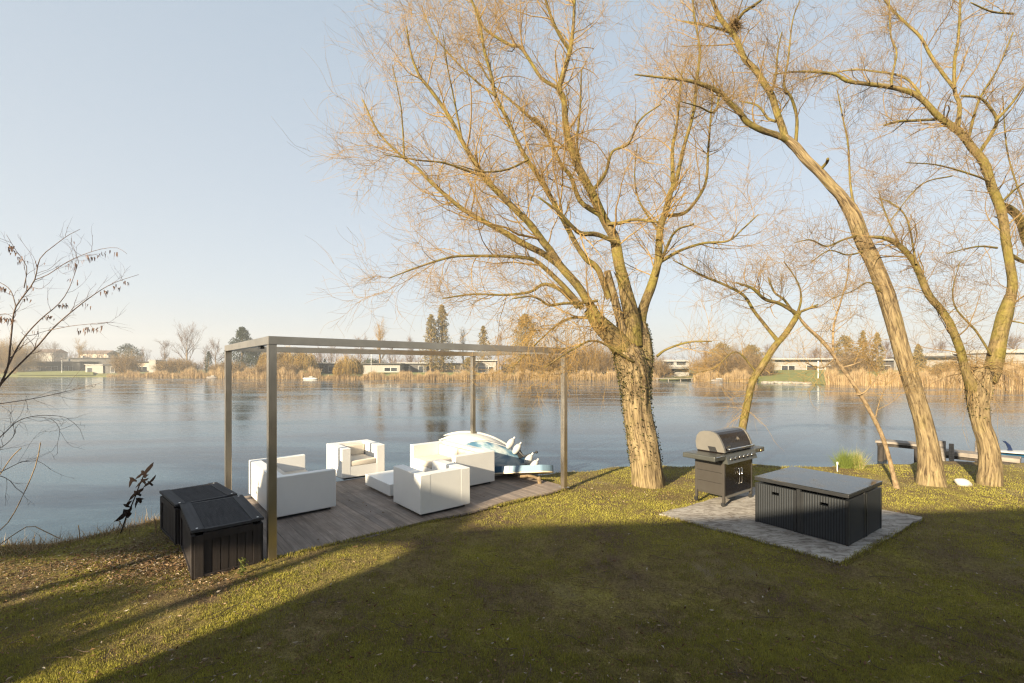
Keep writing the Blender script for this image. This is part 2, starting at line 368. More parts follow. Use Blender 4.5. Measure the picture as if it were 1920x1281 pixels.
def chips(name, P, size, mat_, parent=None, flat=.5, asp=.5, tint=None, ntri=False):   # small leaf-shaped faces
    n = len(P)
    u = RNG.normal(size=(n, 3)); u[:, 2] *= flat; u /= np.linalg.norm(u, axis=1)[:, None]
    w = RNG.normal(size=(n, 3)); w[:, 2] *= flat; w = w - u * (w * u).sum(1)[:, None]; w /= np.linalg.norm(w, axis=1)[:, None]
    nn = np.cross(u, w)
    s = np.asarray(size)[:, None] if np.ndim(size) else size
    k = RNG.uniform(-.25, .25, n)[:, None]
    Vv = np.stack([P - u * s * .5, P + w * s * asp * .5 + nn * s * k, P + u * s * .5, P - w * s * asp * .5 + nn * s * k], 1)
    b = np.arange(n) * 4
    if tint is None: tint = RNG.random(n)
    return nmesh(name, Vv, None, np.concatenate([np.stack([b, b + 1, b + 2], -1), np.stack([b, b + 2, b + 3], -1)]), mat_, parent, attrs={'tint': ('FLOAT', np.repeat(tint, 4))})
def unit(a): return a / np.maximum(np.linalg.norm(a, axis=-1, keepdims=True), 1e-9)
def tubes(P, R, sides):                         # P (S,n,3), R (S,n) -> verts, quads
    S, n = P.shape[:2]
    T = unit(np.gradient(P, axis=1))
    ref = np.where(np.abs(T[..., 2:3]) < .9, np.array([0, 0, 1.0]), np.array([1.0, 0, 0]))
    A = unit(np.cross(T, ref)); B = np.cross(T, A)
    th = np.arange(sides) * 2 * np.pi / sides
    Vv = P[:, :, None] + R[:, :, None, None] * (A[:, :, None] * np.cos(th)[None, None, :, None] + B[:, :, None] * np.sin(th)[None, None, :, None])
    I = np.arange(S * n * sides).reshape(S, n, sides); J = np.roll(I, -1, 2)
    q = np.stack([I[:, :-1], J[:, :-1], J[:, 1:], I[:, 1:]], -1).reshape(-1, 4)
    return Vv.reshape(-1, 3), q
class Soup:
    def __init__(s): s.v = []; s.q = []; s.n = 0
    def add(s, P, R, sides=3):
        if len(P) == 0: return
        v, q = tubes(P, R, sides); s.v.append(v); s.q.append(q + s.n); s.n += len(v)
    def build(s, name, mat_, parent=None, off=None):
        v = np.concatenate(s.v); 
        if off is not None: v = v - np.array(off)
        at_ = v * np.array([1.0, 1, 1])
        return nmesh(name, v, np.concatenate(s.q), mat=mat_, parent=parent, smooth=True, attrs={'bark': ('FLOAT_VECTOR', at_)})
def spawn(P, R, k, t0, t1, length, lenvar=.35, ang=.9, nseg=5, up=.0, wig=.25, rf=.5, rmin=.0025, taper=.25, fall=0.0, bias=None, flatY=1.0, curl=0.0, thick=.02):
    S, n = P.shape[:2]
    if S == 0: return np.zeros((0, nseg + 1, 3)), np.zeros((0, nseg + 1))
    t = RNG.uniform(t0, t1, (S, k)); f = t * (n - 1); i = np.clip(f.astype(int), 0, n - 2); fr = (f - i)[..., None]
    s = np.arange(S)[:, None]
    base = P[s, i] * (1 - fr) + P[s, i + 1] * fr; r0 = (R[s, i] * (1 - fr[..., 0]) + R[s, i + 1] * fr[..., 0])
    T = unit(P[s, i + 1] - P[s, i]); rn = RNG.normal(size=T.shape); rn[..., 1] *= flatY; rn = unit(rn - T * (rn * T).sum(-1, keepdims=True))
    a = RNG.normal(ang, .2, T.shape[:2])[..., None]
    d = T * np.cos(a) + rn * np.sin(a)
    if bias is not None: d = unit(d + np.array(bias))
    base = base.reshape(-1, 3); d = d.reshape(-1, 3); r0 = r0.reshape(-1); m = len(base)
    L = (length * (1 + RNG.normal(0, lenvar, m)).clip(.3, 2) * (1 - fall * (t.reshape(-1) - t0) / max(t1 - t0, 1e-3)))
    st = L / nseg; out = [base]; p = base
    cv = RNG.normal(0, 1, d.shape) * curl
    for j in range(nseg):
        d = unit(d + RNG.normal(0, wig, d.shape) + cv + np.array([0, 0, up])); p = p + d * st[:, None]; out.append(p)
    rr = np.maximum(np.minimum(r0 * rf, L * thick + rmin), rmin)
    return np.stack(out, 1), rr[:, None] * np.linspace(1, taper, nseg + 1)[None]
def catmull(pts, rad, step):
    P = [V(p) for p in pts]; out = []; ro = []
    Q = [P[0] * 2 - P[1]] + P + [P[-1] * 2 - P[-2]]
    for i in range(1, len(Q) - 2):
        a, b, c, d = Q[i - 1], Q[i], Q[i + 1], Q[i + 2]; m = max(1, int((c - b).length / step))
        for k in range(m):
            t = k / m
            out.append(.5 * ((2 * b) + (c - a) * t + (2 * a - 5 * b + 4 * c - d) * t * t + (3 * b - a - 3 * c + d) * t ** 3)); ro.append(rad[i - 1] * (1 - t) + rad[i] * t)
    out.append(P[-1]); ro.append(rad[-1]); return out, ro
def bark_tube(name, pts, rad, mat_, parent, off, sides=20, step=.08, rough=.10, flare=0, freq=3.0, seed=0):
    C, Rr = catmull(pts, rad, step); n = len(C); vs = []; at_ = []; L = 0; A = V((1, 0, 0))
    for i in range(n):
        T = (C[min(i + 1, n - 1)] - C[max(i - 1, 0)]).normalized()
        A = (A - T * A.dot(T)).normalized(); B = T.cross(A)
        if i: L += (C[i] - C[i - 1]).length
        for k in range(sides):
            th = 2 * math.pi * k / sides; r = Rr[i]; c, s = math.cos(th), math.sin(th)
            q = V((c * freq, s * freq, L * .55 / max(r * 3, .12) + seed * 7))
            dn = noise.noise(q) * rough + noise.noise(V((c * 7 , s * 7, L * 1.3 + seed))) * rough * .8 + noise.noise(V((c * r * 20, s * r * 20, L * 7))) * rough * .4
            rr = r * (1 + dn)
            if flare: rr *= 1 + flare * math.exp(-L / .22) * (1 + .5 * math.sin(th * 4 + seed))
            p = C[i] + (A * c + B * s) * rr - V(off); vs.append(p); at_.append((c * r, s * r, L + seed * 3))
    I = np.arange(n * sides).reshape(n, sides); J = np.roll(I, -1, 1)
    q = np.stack([I[:-1], J[:-1], J[1:], I[1:]], -1).reshape(-1, 4)
    vs.append(C[-1] - V(off)); at_.append((0, 0, L)); tr = [(I[-1][k], J[-1][k], len(vs) - 1) for k in range(sides)]
    return nmesh(name, np.array([tuple(v) for v in vs]), q, tr, mat_, parent, True, attrs={'bark': ('FLOAT_VECTOR', np.array(at_))})
def strand(pts, rad, n=14):                     # resample a traced limb to n points as arrays
    C, R_ = catmull(pts, rad, .06); C = np.array([tuple(c) for c in C]); R_ = np.array(R_)
    s = np.concatenate([[0], np.cumsum(np.linalg.norm(np.diff(C, axis=0), axis=1))]); u = np.linspace(0, s[-1], n)
    return np.stack([np.interp(u, s, C[:, k]) for k in range(3)], 1)[None], np.interp(u, s, R_)[None]

class Tree:
    """A tree whose trunk and limbs follow traced paths; limbs are given as (px, py, radius px) at a depth that drifts by dy metres."""
    def __init__(s, name, label, cat, base_px, Y, bark, group=None):
        s.Y = Y; b = at(base_px[0], base_px[1], Y); s.base = b
        s.root = thing(name, label, cat, b, group=group); s.limbs = []; s.crown = Soup(); s.k = 0; s.bark = bark
    def path(s, tr, dy0=0, dy1=0):
        n = len(tr); pts, rad = [], []
        for i, (x, y, r) in enumerate(tr):
            t = i / max(n - 1, 1); Y = s.Y + dy0 + (dy1 - dy0) * t; pts.append(at(x, y, Y)); rad.append(r * Y / F * math.cos(math.atan((x - CX) / F)) * (.95 if r > 15 else .74))
        return pts, rad
    def trunk(s, tr, flare=.25, sides=44, mat_=None, rough=.10):
        p, r = s.path(tr); s.k += 1
        bark_tube('trunk', p, r, mat_ or s.bark, s.root, s.base, sides, .05, rough, flare, seed=s.k)
    def limb(s, tr, dy0=0, dy1=0, mat_=None, sides=16, keep=True, rough=.09):
        p, r = s.path(tr, dy0, dy1); s.k += 1
        bark_tube('limb', p, r, mat_ or M['bark_limb'], s.root, s.base, sides if r[0] > .06 else 9, .07, rough, seed=s.k)
        if keep: s.limbs.append(strand(p, r, 16))
    def done(s, mat_): s.crown.build('crown', mat_, s.root, s.base)

# ------------------------------------------------------------------ the house behind, whose eaves shade the lawn
def house_behind():
    rz = math.atan(.107); h = thing('flat_roofed_house', 'white flat-roofed house standing behind the lawn', 'house', (-8.4, -2.28, 0), rz)
    b = NB(); bx(b, (14, -5.2, 1.7), (28, 9.6, 3.9)); obj('wall', b, M['wall_white'], h)
    b = NB(); bx(b, (14, -5.1, 3.72), (28.0, 10.2, .26)); obj('roof', b, M['roof_pale'], h)
    for x in (2, 6, 14, 18, 22):
        b = NB(); bx(b, (x, -.39, 1.3), (2.2, .05, 2.2)); w = obj('window', b, M['frame_white'], h)
        b = NB(); bx(b, (x, -.355, 1.3), (2.04, .03, 2.04)); obj('pane', b, M['pane'], w)
    # added unseen carport gable, shaped so sun passes above and below its shade band
    c = thing('carport', 'added unseen timber gable on posts, shading the deck and lawn', 'carport', (-8.42, -2.28, 0), rz)
    b = NB(); prism(b, [(0, 3.62), (0, 3.86), (-3.0, 5.9), (-6.0, 3.9), (-6.0, 3.62)], -.11, .11, 'Y'); obj('fascia', b, M['wall_dark'], c)
    b = NB(); prism(b, [(.1, 3.83), (-3.0, 5.93), (-6.1, 3.9), (-6.1, 3.8), (-3.0, 5.82), (.1, 3.72)], -.5, -.12, 'Y'); obj('roof', b, M['roof_dark'], c)
    for x in (-.8, -3.1, -5.9):
        b = NB(); bx(b, (x, 0, 1.75), (.13, .13, 3.8)); obj('post', b, M['jetty'], c)
    for i, (x0, x1, hh) in enumerate(((-1.32, -.5, 2.7), (-2.55, -1.55, 3.1))):  # added shrubs, out of view, sized to cast dark strips across the lawn
        g = thing('shade_shrub', ('narrow' if i else 'broad') + ' added evergreen shrub out of view, casting a dark strip on the lawn', 'shrub', ((x0 + x1) / 2 - 8.4, -2.5, 0), rz, 'added shrubs shading the lawn')
        n = 5200; P = np.stack([RNG.uniform(x0, x1, n) - (x0 + x1) / 2, RNG.uniform(-.35, .35, n), RNG.uniform(0, hh, n) + RNG.normal(0, .09, n)], -1)
        chips('crown', P, RNG.uniform(.06, .13, n), M['bush_green'], g, 1, .7)
        b = NB(); cyl(b, (0, 0, -.1), (0, 0, hh * .8), .05, .03, 8); obj('trunk', b, M['bark_shrub'], g)
house_behind()

# ------------------------------------------------------------------ pergola, deck
D0 = F * CH / (1055 - HY)                        # distance of the near post
PN = V(((503.3 - CX) / F * D0, D0, 0))
D_R, D_L = D0 * 1.613, D0 * 1.424
PR = V(((1064 - CX) / F * D_R, D_R, 0)); PL = V(((411.5 - CX) / F * D_L, D_L, 0))
AX = (PR - PN); LA = AX.length; AX.normalize(); BX = (PL - PN); LB = BX.length; BX = V((-AX.y, AX.x, 0))
PH = CH + (HY - 630) / F * D0; RZA = math.atan2(AX.y, AX.x)
def pergola():
    g = thing('pergola', 'bare rectangular pergola of square brushed steel posts and beams over the wooden deck', 'pergola', PN, RZA)
    w = .10; bh = .105
    for (x, y) in ((0, 0), (LA - w, 0), (0, LB - w), (LA - w, LB - w)):
        p = PN + AX * x + BX * y; z0 = min(-.03, gz(p.x, p.y) - .1) if y > 0 or x > 0 else -.12
        b = NB(); bx(b, (x + w / 2, y + w / 2, (PH - bh + z0) / 2), (w, w, PH - bh - z0)); po = obj('post', b, M['steel'], g, bevel=.003)
        b = NB(); bx(b, (x + w / 2, y + w / 2, PH - bh - .004), (w + .004, w + .004, .004)); obj('joint_seam', b, M['black_plastic'], po)
        b = NB(); bx(b, (x + w / 2, y + w / 2, .026 if (x > 0 or y > 0) else -.02), (w + .07, w + .07, .01)); obj('foot_plate', b, M['steel'], po)
    for (c, s) in (((LA / 2, w / 2 - .001, PH - bh / 2), (LA, w - .004, bh)), ((LA / 2, LB - w / 2, PH - bh / 2), (LA, w - .004, bh)),
                   ((w / 2, LB / 2, PH - bh / 2), (w - .004, LB - 2 * w, bh)), ((LA - w / 2, LB / 2, PH - bh / 2), (w - .004, LB - 2 * w, bh))):
        b = NB(); bx(b, c, s); obj('beam', b, M['steel'], g, bevel=.003)
    b = NB(); bx(b, (w / 2 + .02, .75, PH - bh - .02), (.05, .16, .035)); obj('bracket', b, M['black_plastic'], g)
    d = thing('wooden_deck', 'weathered grey wooden deck under the pergola reaching out over the lake edge', 'deck', PN, RZA); d['kind'] = 'structure'
    vs, qs, tn = [], [], []; x = -.12; i = 0; bw = .118
    while x < LA - .02:
        y0, y1 = .03 + .05 * math.sin(i * .4), LB + .25; z = .02 + random.uniform(-.001, .001); t = random.random(); k = len(vs)
        cut = random.uniform(.2, .8) * (y1 - y0)
        for (a, bq) in ((y0, y0 + cut - .003), (y0 + cut + .003, y1)):
            k = len(vs); x1 = x + bw - .003
            for zz in (z, z - .03): vs += [(x, a, zz), (x1, a, zz), (x1, bq, zz), (x, bq, zz)]
            tn += [random.random()] * 8
            qs += [(k, k + 1, k + 2, k + 3), (k + 4, k + 7, k + 6, k + 5), (k, k + 4, k + 5, k + 1), (k + 1, k + 5, k + 6, k + 2), (k + 2, k + 6, k + 7, k + 3), (k + 3, k + 7, k + 4, k)]
        x += bw; i += 1
    nmesh('boards', vs, qs, mat=M['deckB'], parent=d, attrs={'tint': ('FLOAT', tn)})
    b = NB(); bx(b, (LA / 2 - .1, LB / 2 + .15, -.07), (LA - .1, LB + .1, .1)); obj('joists', b, M['wall_dark'], d)
    for xx in (0, LA / 2, LA - .3):
        b = NB(); cyl(b, (xx, LB + .1, -1.2), (xx, LB + .1, -.1), .08); obj('pile', b, M['jetty'], d)
M['deckB'] = deckmat('weathered_deck_boards', (.15, .122, .102), (.34, .29, .255), (.235, .19, .162), 1.0, 1)
pergola()

# ------------------------------------------------------------------ white lounge furniture
def seat_unit(name, label, cat, origin, rz, L, arm=.2, back=.2, D=1.0, group='white moulded lounge seats on the deck'):
    # origin = the front left foot corner of the outline; x runs along the back, y towards the back
    g = thing(name, label, cat, origin, rz, group); H0, H1 = .05, .70
    b = NB()
    outer = [(0, 0), (L, 0), (L, D), (0, D)]
    # one moulded shell: arms, back, low seat block
    bx(b, (arm / 2, D / 2, (H0 + H1) / 2), (arm, D, H1 - H0)); bm1 = b
    obj('arm', b, M['plastic_white'], g, bevel=.012, seg=3)
    b = NB(); bx(b, (L - arm / 2, D / 2, (H0 + H1) / 2), (arm, D, H1 - H0)); obj('arm', b, M['plastic_white'], g, bevel=.012, seg=3)
    b = NB(); bx(b, (L / 2, D - back / 2, (H0 + H1) / 2), (L - 2 * arm + .016, back - .004, H1 - H0 - .004)); obj('backrest', b, M['plastic_white'], g)
    b = NB(); bx(b, (L / 2, (D - back) / 2 + .002, (H0 + .29) / 2), (L - 2 * arm + .016, D - back, .29 - H0)); obj('seat_base', b, M['plastic_white'], g)
    nc = 1 if L < 1.2 else 2; cw = (L - 2 * arm) / nc
    for i in range(nc):
        b = NB(); bx(b, (arm + cw * (i + .5), (D - back) / 2 - .005, .35), (cw - .012, D - back - .02, .118)); obj('seat_cushion', b, M['cushion'], g, True, bevel=.022, seg=3)
        b = NB(); bx(b, (arm + cw * (i + .5), D - back - .075, .53), (cw - .03, .13, .25)); obj('back_cushion', b, M['cushion'], g, True, bevel=.022, seg=3)
    b = NB(); bx(b, (L / 2, D / 2, .025 + .005), (L - .14, D - .14, .06)); obj('plinth', b, M['black_plastic'], g)
    return g
def corner(px, py, z=.07): p = gp(px, py, z); p.z = .02; return p
ra = RZA
# each unit is located by the corner of its outline nearest the camera
c = corner(513, 972)                              # sofa with its back to the left
A_, B_ = AX, BX
seat_unit('lounge_sofa', 'white moulded two-seat sofa behind the near pergola post, its back to the storage chests', 'sofa', c + AX * 1.0, ra + math.pi / 2, 1.92, arm=.15, back=.18)
c = corner(641, 898)
seat_unit('lounge_armchair', 'white moulded armchair facing the camera at the far side of the deck', 'armchair', c, ra, 1.0)
c = corner(788.3, 966)                             # near armchair, back to the camera
seat_unit('lounge_armchair', 'white moulded armchair nearest the camera, turned with its back to the lawn', 'armchair', c + AX * 1.0 + BX * 1.0, ra + math.pi, 1.0)
c = corner(927.7, 902) - AX * 1.0                  # sofa on the right, back to the right
seat_unit('lounge_sofa', 'white moulded two-seat sofa at the right end of the deck beside the stacked boats', 'sofa', c + BX * 1.92, ra - math.pi / 2, 1.92, arm=.15, back=.18)
def coffee_table():
    c = corner(731, 932, .07)
    g = thing('coffee_table', 'low white moulded coffee table between the four lounge seats', 'table', c, ra)
    b = NB(); bx(b, (.42, .575, .17), (.84, 1.15, .22)); obj('tabletop', b, M['plastic_white'], g, bevel=.012, seg=3)
    b = NB(); bx(b, (.42, .575, .03), (.70, 1.0, .06)); obj('plinth', b, M['jetty'], g)
coffee_table()

# ------------------------------------------------------------------ storage chests
def chest(label, origin, rz, W, D, H=.6, sag=0):
    g = thing('storage_chest', label, 'chest', origin, rz, 'dark wooden storage chests beside the deck'); t = .022
    pw = .09
    def plank_side(x0, y0, x1, y1, n, name):
        b = NB(); d = V((x1 - x0, y1 - y0, 0)); L = d.length; d.normalize(); nr = V((d.y, -d.x, 0)); a = math.atan2(d.y, d.x)
        bx(b, (V((x0, y0, 0)) + d * L / 2 - nr * .012 + V((0, 0, H / 2 - .01))), (L - .01, .012, H - .1), a)
        for i in range(n):
            w = (L - 2 * pw) / n; p = V((x0, y0, 0)) + d * (pw + w * (i + .5)); bx(b, p + V((0, 0, H / 2 - .03)), (w - .010, .018, H - .06), a)
        for q in (pw / 2, L - pw / 2):
            p = V((x0, y0, 0)) + d * q + nr * .012; bx(b, p + V((0, 0, H / 2 - .045)), (pw, .03, H - .03), a)
        p = V((x0, y0, 0)) + d * L / 2 + nr * .014; bx(b, p + V((0, 0, H - .08)), (L - 2 * pw - .002, .026, .09), a)
        bx(b, p + V((0, 0, .04)), (L - 2 * pw - .002, .022, .06), a)
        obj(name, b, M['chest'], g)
    plank_side(0, 0, W, 0, 6, 'front_panel'); plank_side(W, 0, W, D, 9, 'side_panel'); plank_side(W, D, 0, D, 6, 'back_panel'); plank_side(0, D, 0, 0, 9, 'side_panel')
    lid_z = H + .002; o = .03; fb = .13
    lid = thing_lid = None
    b = NB()
    bx(b, (fb / 2 - o, D / 2, lid_z), (fb, D + 2 * o, .035)); bx(b, (W - fb / 2 + o, D / 2, lid_z), (fb, D + 2 * o, .035))
    bx(b, (W / 2, -o + .035, lid_z - .008), (W - 2 * fb + 2 * o, .07, .034)); bx(b, (W / 2, D + o - .035, lid_z - .008), (W - 2 * fb + 2 * o, .07, .034))
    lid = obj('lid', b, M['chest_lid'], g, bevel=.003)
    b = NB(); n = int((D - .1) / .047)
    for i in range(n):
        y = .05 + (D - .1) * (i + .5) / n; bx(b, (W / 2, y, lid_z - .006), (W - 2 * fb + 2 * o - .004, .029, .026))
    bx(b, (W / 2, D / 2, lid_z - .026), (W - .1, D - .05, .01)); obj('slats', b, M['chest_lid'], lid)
    for (x, y) in ((.03, .03), (W - .03, .03), (W - .03, D - .04)):
        b = NB(); cyl(b, (x, y, lid_z + .017), (x, y, lid_z + .021), .012, n=10); obj('screw_cap', b, M['white_paint'], lid)
c0 = V((*gp(364, 1090, -.02).xy, -.03)); e1 = gp(494.6, 969, .6); e0 = gp(362, 994, .6)
rzc = math.atan2(e1.y - e0.y, e1.x - e0.x)
chest('dark wooden storage chest with slatted lid at the pergola post, nearest the camera', c0, rzc, (e1 - e0).length - .04, 1.33)
ux = V((math.cos(rzc), math.sin(rzc), 0)); uy = V((-ux.y, ux.x, 0))
chest('dark wooden storage chest with warped lid behind the nearer chest by the water', c0 + uy * 1.45 - ux * .05 + V((0, 0, -.01)), rzc + .12, .72, 1.0, .60)

# ------------------------------------------------------------------ concrete slab, rattan cube set, grill
def slab():
    P = [gp(1237, 967, .0), gp(1580, 1062, 0), gp(1728, 973, 0)]; P.append(P[0] + P[2] - P[1])
    n1, n2 = 40, 40; top = []
    for i in range(n1 + 1):
        for j in range(n2 + 1):
            u, v = i / n1, j / n2; q = P[1] + (P[0] - P[1]) * u + (P[2] - P[1]) * v
            if i in (0, n1) or j in (0, n2): q = q + V((noise.noise(q * 3), noise.noise(q * 3 + V((9, 0, 0))), 0)) * .05
            top.append((q.x, q.y, .032 + .004 * noise.noise(q * 2)))
    I = np.arange(len(top)).reshape(n1 + 1, n2 + 1); q = list(np.stack([I[:-1, :-1], I[1:, :-1], I[1:, 1:], I[:-1, 1:]], -1).reshape(-1, 4))
    rim = list(I[:, 0]) + list(I[-1, 1:]) + list(I[::-1, -1][1:]) + list(I[0, ::-1][1:-1]); k = len(top)
    top += [(top[r][0], top[r][1], -.25) for r in rim]; m = len(rim)
    q += [(rim[a], rim[(a + 1) % m], k + (a + 1) % m, k + a) for a in range(m)]
    o = nmesh('patio_slab', top, q, mat=M['slab']); tag(o, 'stained concrete slab in the lawn under the grill', 'slab', kind='structure')
    return P
SLAB = slab()
def rattan_set():
    zt = .02; n0 = gp(1590.5, 1026.5, zt); l0 = gp(1405.5, 981.8, zt); r0 = gp(1653.9, 991, zt)
    ax = (r0 - n0); ax.normalize(); ay = V((-ax.y, ax.x, 0)); rz = math.atan2(ax.y, ax.x)
    S = 1.27
    t = thing('outdoor_table', 'square outdoor table with dusty glass top over four black wicker cubes', 'table', n0, rz)
    b = NB(); bx(b, (S / 2, S / 2, .702), (S + .02, S + .02, .052)); obj('table_frame', b, M['black_frame'], t, bevel=.006)
    b = NB(); bx(b, (S / 2, S / 2, .733), (S + .03, S + .03, .010)); obj('glass_top', b, M['glasstop'], t, bevel=.003)
    for (x, y) in ((.0, S / 2), (S, S / 2), (S / 2, 0.0), (S / 2, S)):
        b = NB(); bx(b, (min(max(x, .025), S - .025), min(max(y, .025), S - .025), .33), (.05, .05, .664)); obj('leg', b, M['black_frame'], t)
    w = S / 2 - .035
    names = ['black wicker cube chair at the near corner under the glass table', 'black wicker cube chair on the grill side, front left under the glass table',
             'black wicker cube chair at the right corner under the glass table', 'black wicker cube chair hidden at the far corner under the glass table']
    for i, (x, y) in enumerate(((0, 0), (0, S - w), (S - w, 0), (S - w, S - w))):
        p = n0 + ax * x + ay * y; c = thing('cube_chair', names[i], 'chair', p, rz, 'black wicker cube chairs under the table')
        # shell sides with a handle slot below the rim; outer faces to the table's outside
        hx = 0 if x == 0 else w; hy = 0 if y == 0 else w; th = .05; H = .635
        def panel(axis, fixed, name):
            b = NB(); sx = th / 2 if fixed == 0 else w - th / 2
            sl = .055; zs = (.50, .545)
            def pb(u0, u1, z0, z1):
                if axis == 'x': bx(b, (sx, (u0 + u1) / 2, (z0 + z1) / 2), (th, u1 - u0, z1 - z0))
                else: bx(b, ((u0 + u1) / 2, sx, (z0 + z1) / 2), (u1 - u0, th, z1 - z0))
            u0, u1 = (0, w) if axis == 'x' else (th, w - th)
            m = (u0 + u1) / 2
            pb(u0, u1, .02, zs[0]); pb(u0, m - sl, zs[0], zs[1]); pb(m + sl, u1, zs[0], zs[1]); pb(u0, u1, zs[1], H)
            bmesh.ops.remove_doubles(b, verts=b.verts, dist=.0001); obj(name, b, M['wicker'], c)
        panel('x', hx, 'backrest'); panel('x', w - hx, 'side_panel')
        b = NB(); bx(b, (w / 2, th / 2 if hy == 0 else w - th / 2, .3275), (w - 2 * th, th, .615)); obj('side_panel', b, M['wicker'], c)
        b = NB(); bx(b, (w / 2, w / 2, .30), (w - 2 * th - .01, w - 2 * th - .01, .08)); obj('seat', b, M['wicker'], c)
        for (fx, fy) in ((.012, .012), (w - .012, .012), (.012, w - .012), (w - .012, w - .012)):
            b = NB(); bx(b, (fx, fy, .318), (.034, .034, .637)); obj('leg', b, M['black_frame'], c)
rattan_set()

def grill():
    f0 = gp(1358, 955, .0); g_ = V((.80, .60, 0)); rz = math.atan2(.60, .80)
    g = thing('gas_grill', 'large dark gas grill with closed lid and six knobs on the concrete slab', 'grill', (f0.x, f0.y, .03), rz)
    W, D = 1.02, .56
    # cart: frame posts, side panels, doors, bottom
    for (x, y) in ((0, 0), (W, 0), (0, D), (W, D)):
        b = NB(); bx(b, (x + (.02 if x == 0 else -.02), y + (.02 if y == 0 else -.02), .46), (.045, .045, .76)); obj('leg', b, M['grill_side'], g, bevel=.004)
        b = NB(); xx = x + (.02 if x == 0 else -.02); yy = y + (.02 if y == 0 else -.02)
        cyl(b, (xx - .018, yy + .01, .038), (xx + .018, yy + .01, .038), .036, n=20); bx(b, (xx, yy, .075), (.03, .04, .03)); obj('caster', b, M['black_plastic'], g)
    for x in (.006, W - .006):
        b = NB()
        for k in range(3): bx(b, (x, D / 2, .215 + k * .19 + .095), (.014 if k == 1 else .011, D - .085, .186))
        obj('side_panel', b, M['grill_side'], g, bevel=.003)
    b = NB(); bx(b, (W / 2, D - .02, .5), (W - .09, .012, .6)); obj('back_panel', b, M['black_plastic'], g)
    b = NB(); bx(b, (W / 2, D / 2, .20), (W - .05, D - .05, .03)); obj('bottom_shelf', b, M['grill_side'], g)
    b = NB(); bx(b, (W / 2, .005, .165), (W - .09, .03, .035)); obj('bottom_rail', b, M['endcap'], g, bevel=.004)
    for k in range(2):
        b = NB(); x0 = .045 + k * (W - .09) / 2; bx(b, (x0 + (W - .09) / 4, .012, .50), ((W - .09) / 2 - .006, .02, .60)); dr = obj('door', b, M['enamel'], g, bevel=.003)
        hx = W / 2 + (-.045 if k == 0 else .045)
        b = NB(); cyl(b, (hx, -.035, .36), (hx, -.035, .64), .006); cyl(b, (hx, -.035, .365), (hx, .004, .365), .007); cyl(b, (hx, -.035, .635), (hx, .004, .635), .007); obj('handle', b, M['chrome'], dr, True)
    # firebox
    b = NB(); prism(b, [(.03, .80), (.06, .90), (.03, .965), (.53, .965), (.50, .80)], .02, W - .02, 'X'); obj('firebox', b, M['enamel'], g, bevel=.004)
    # control panel, slanted
    b = NB(); prism(b, [(-.085, .775), (-.035, .93), (.02, .945), (.02, .775)], -.02, W + .02, 'X'); cp = obj('control_panel', b, M['grill_shelf'], g, bevel=.006)
    dv = V((0, -.155, .05)).normalized()
    for i in range(6):
        x = .12 + i * .152; c = V((x, -.062, .85)); b = NB(); cyl(b, c, c + dv * .012, .034, n=24); kn = obj('knob', b, M['chrome'], cp, True)
        b = NB(); cyl(b, c + dv * .010, c + dv * .038, .022, .019, n=20); bx(b, c + dv * .04, (.007, .02, .036)); obj('knob_grip', b, M['black_plastic'], kn)
    # side shelves
    b = NB(); bx(b, (-.20, .27, .895), (.36, .62, .09)); obj('side_shelf', b, M['grill_shelf'], g, bevel=.018, seg=3)
    b = NB(); bx(b, (-.20, .27, .9425), (.30, .54, .004)); obj('shelf_inset', b, M['grill_shelf'], g)
    b = NB(); cyl(b, (-.35, -.047, .925), (-.06, -.047, .925), .007, n=10); obj('towel_rail', b, M['chrome'], g, True)
    b = NB(); bx(b, (W + .22, .27, .895), (.38, .62, .09)); sb = obj('side_shelf', b, M['grill_shelf'], g, bevel=.018, seg=3)
    b = NB(); cyl(b, (W + .22, .27, .94), (W + .22, .27, .955), .10, n=28); obj('side_burner', b, M['black_plastic'], sb, True)
    b = NB(); cyl(b, (W + .22, -.075, .885), (W + .22, -.04, .885), .026, n=20); obj('knob', b, M['brass'], sb, True)
    # hood profile in depth/height, front at y = 0
    prof = [(-.005, .965), (.0, 1.00), (.035, 1.10), (.085, 1.20), (.13, 1.262), (.18, 1.295), (.26, 1.312), (.38, 1.308), (.46, 1.28), (.515, 1.21), (.535, 1.10), (.52, 1.0), (.50, .965)]
    b = NB(); prism(b, prof, .035, W - .035, 'X'); hd = obj('lid', b, M['enamel'], g)
    big = [((y - .26) * 1.035 + .26, (z - .965) * 1.03 + .965) for y, z in prof]
    for (x0, x1) in ((-.012, .036), (W - .036, W + .012)):
        b = NB(); prism(b, big, x0, x1, 'X'); obj('lid_endcap', b, M['endcap'], hd, bevel=.010, seg=3)
    b = NB(); prism(b, [(.12, .965), (.16, 1.05), (.30, 1.05), (.26, .965)], -.022, -.012, 'X'); obj('hinge', b, M['black_plastic'], hd)
    b = NB(); cyl(b, (.06, -.062, 1.025), (W - .06, -.062, 1.025), .013, n=14)
    for x in (.085, W - .085): bx(b, (x, -.03, 1.022), (.03, .08, .03))
    obj('lid_handle', b, M['chrome'], hd, True)
    # emblem: a small bear-like cut-out mark in bright metal, and short raised letters low on the lid front
    nrm = V((0, -.9, .45)).normalized(); up = V((0, .45, .9)).normalized()
    c = V((W * .56, .058, 1.155)); b = NB()
    E = [(-.048, -.01), (-.04, .015), (-.018, .03), (.004, .04), (.03, .028), (.046, .008), (.05, -.012), (.032, -.004), (.03, -.03), (.016, -.03), (.008, -.008), (-.012, -.006), (-.022, -.026), (-.036, -.022), (-.03, -.004)]
    fr = [b.verts.new(c + V((x, 0, 0)) + up * z * 1.1 + nrm * .012) for x, z in E]; bk = [b.verts.new(c + V((x, 0, 0)) + up * z * 1.1 - nrm * .01) for x, z in E]
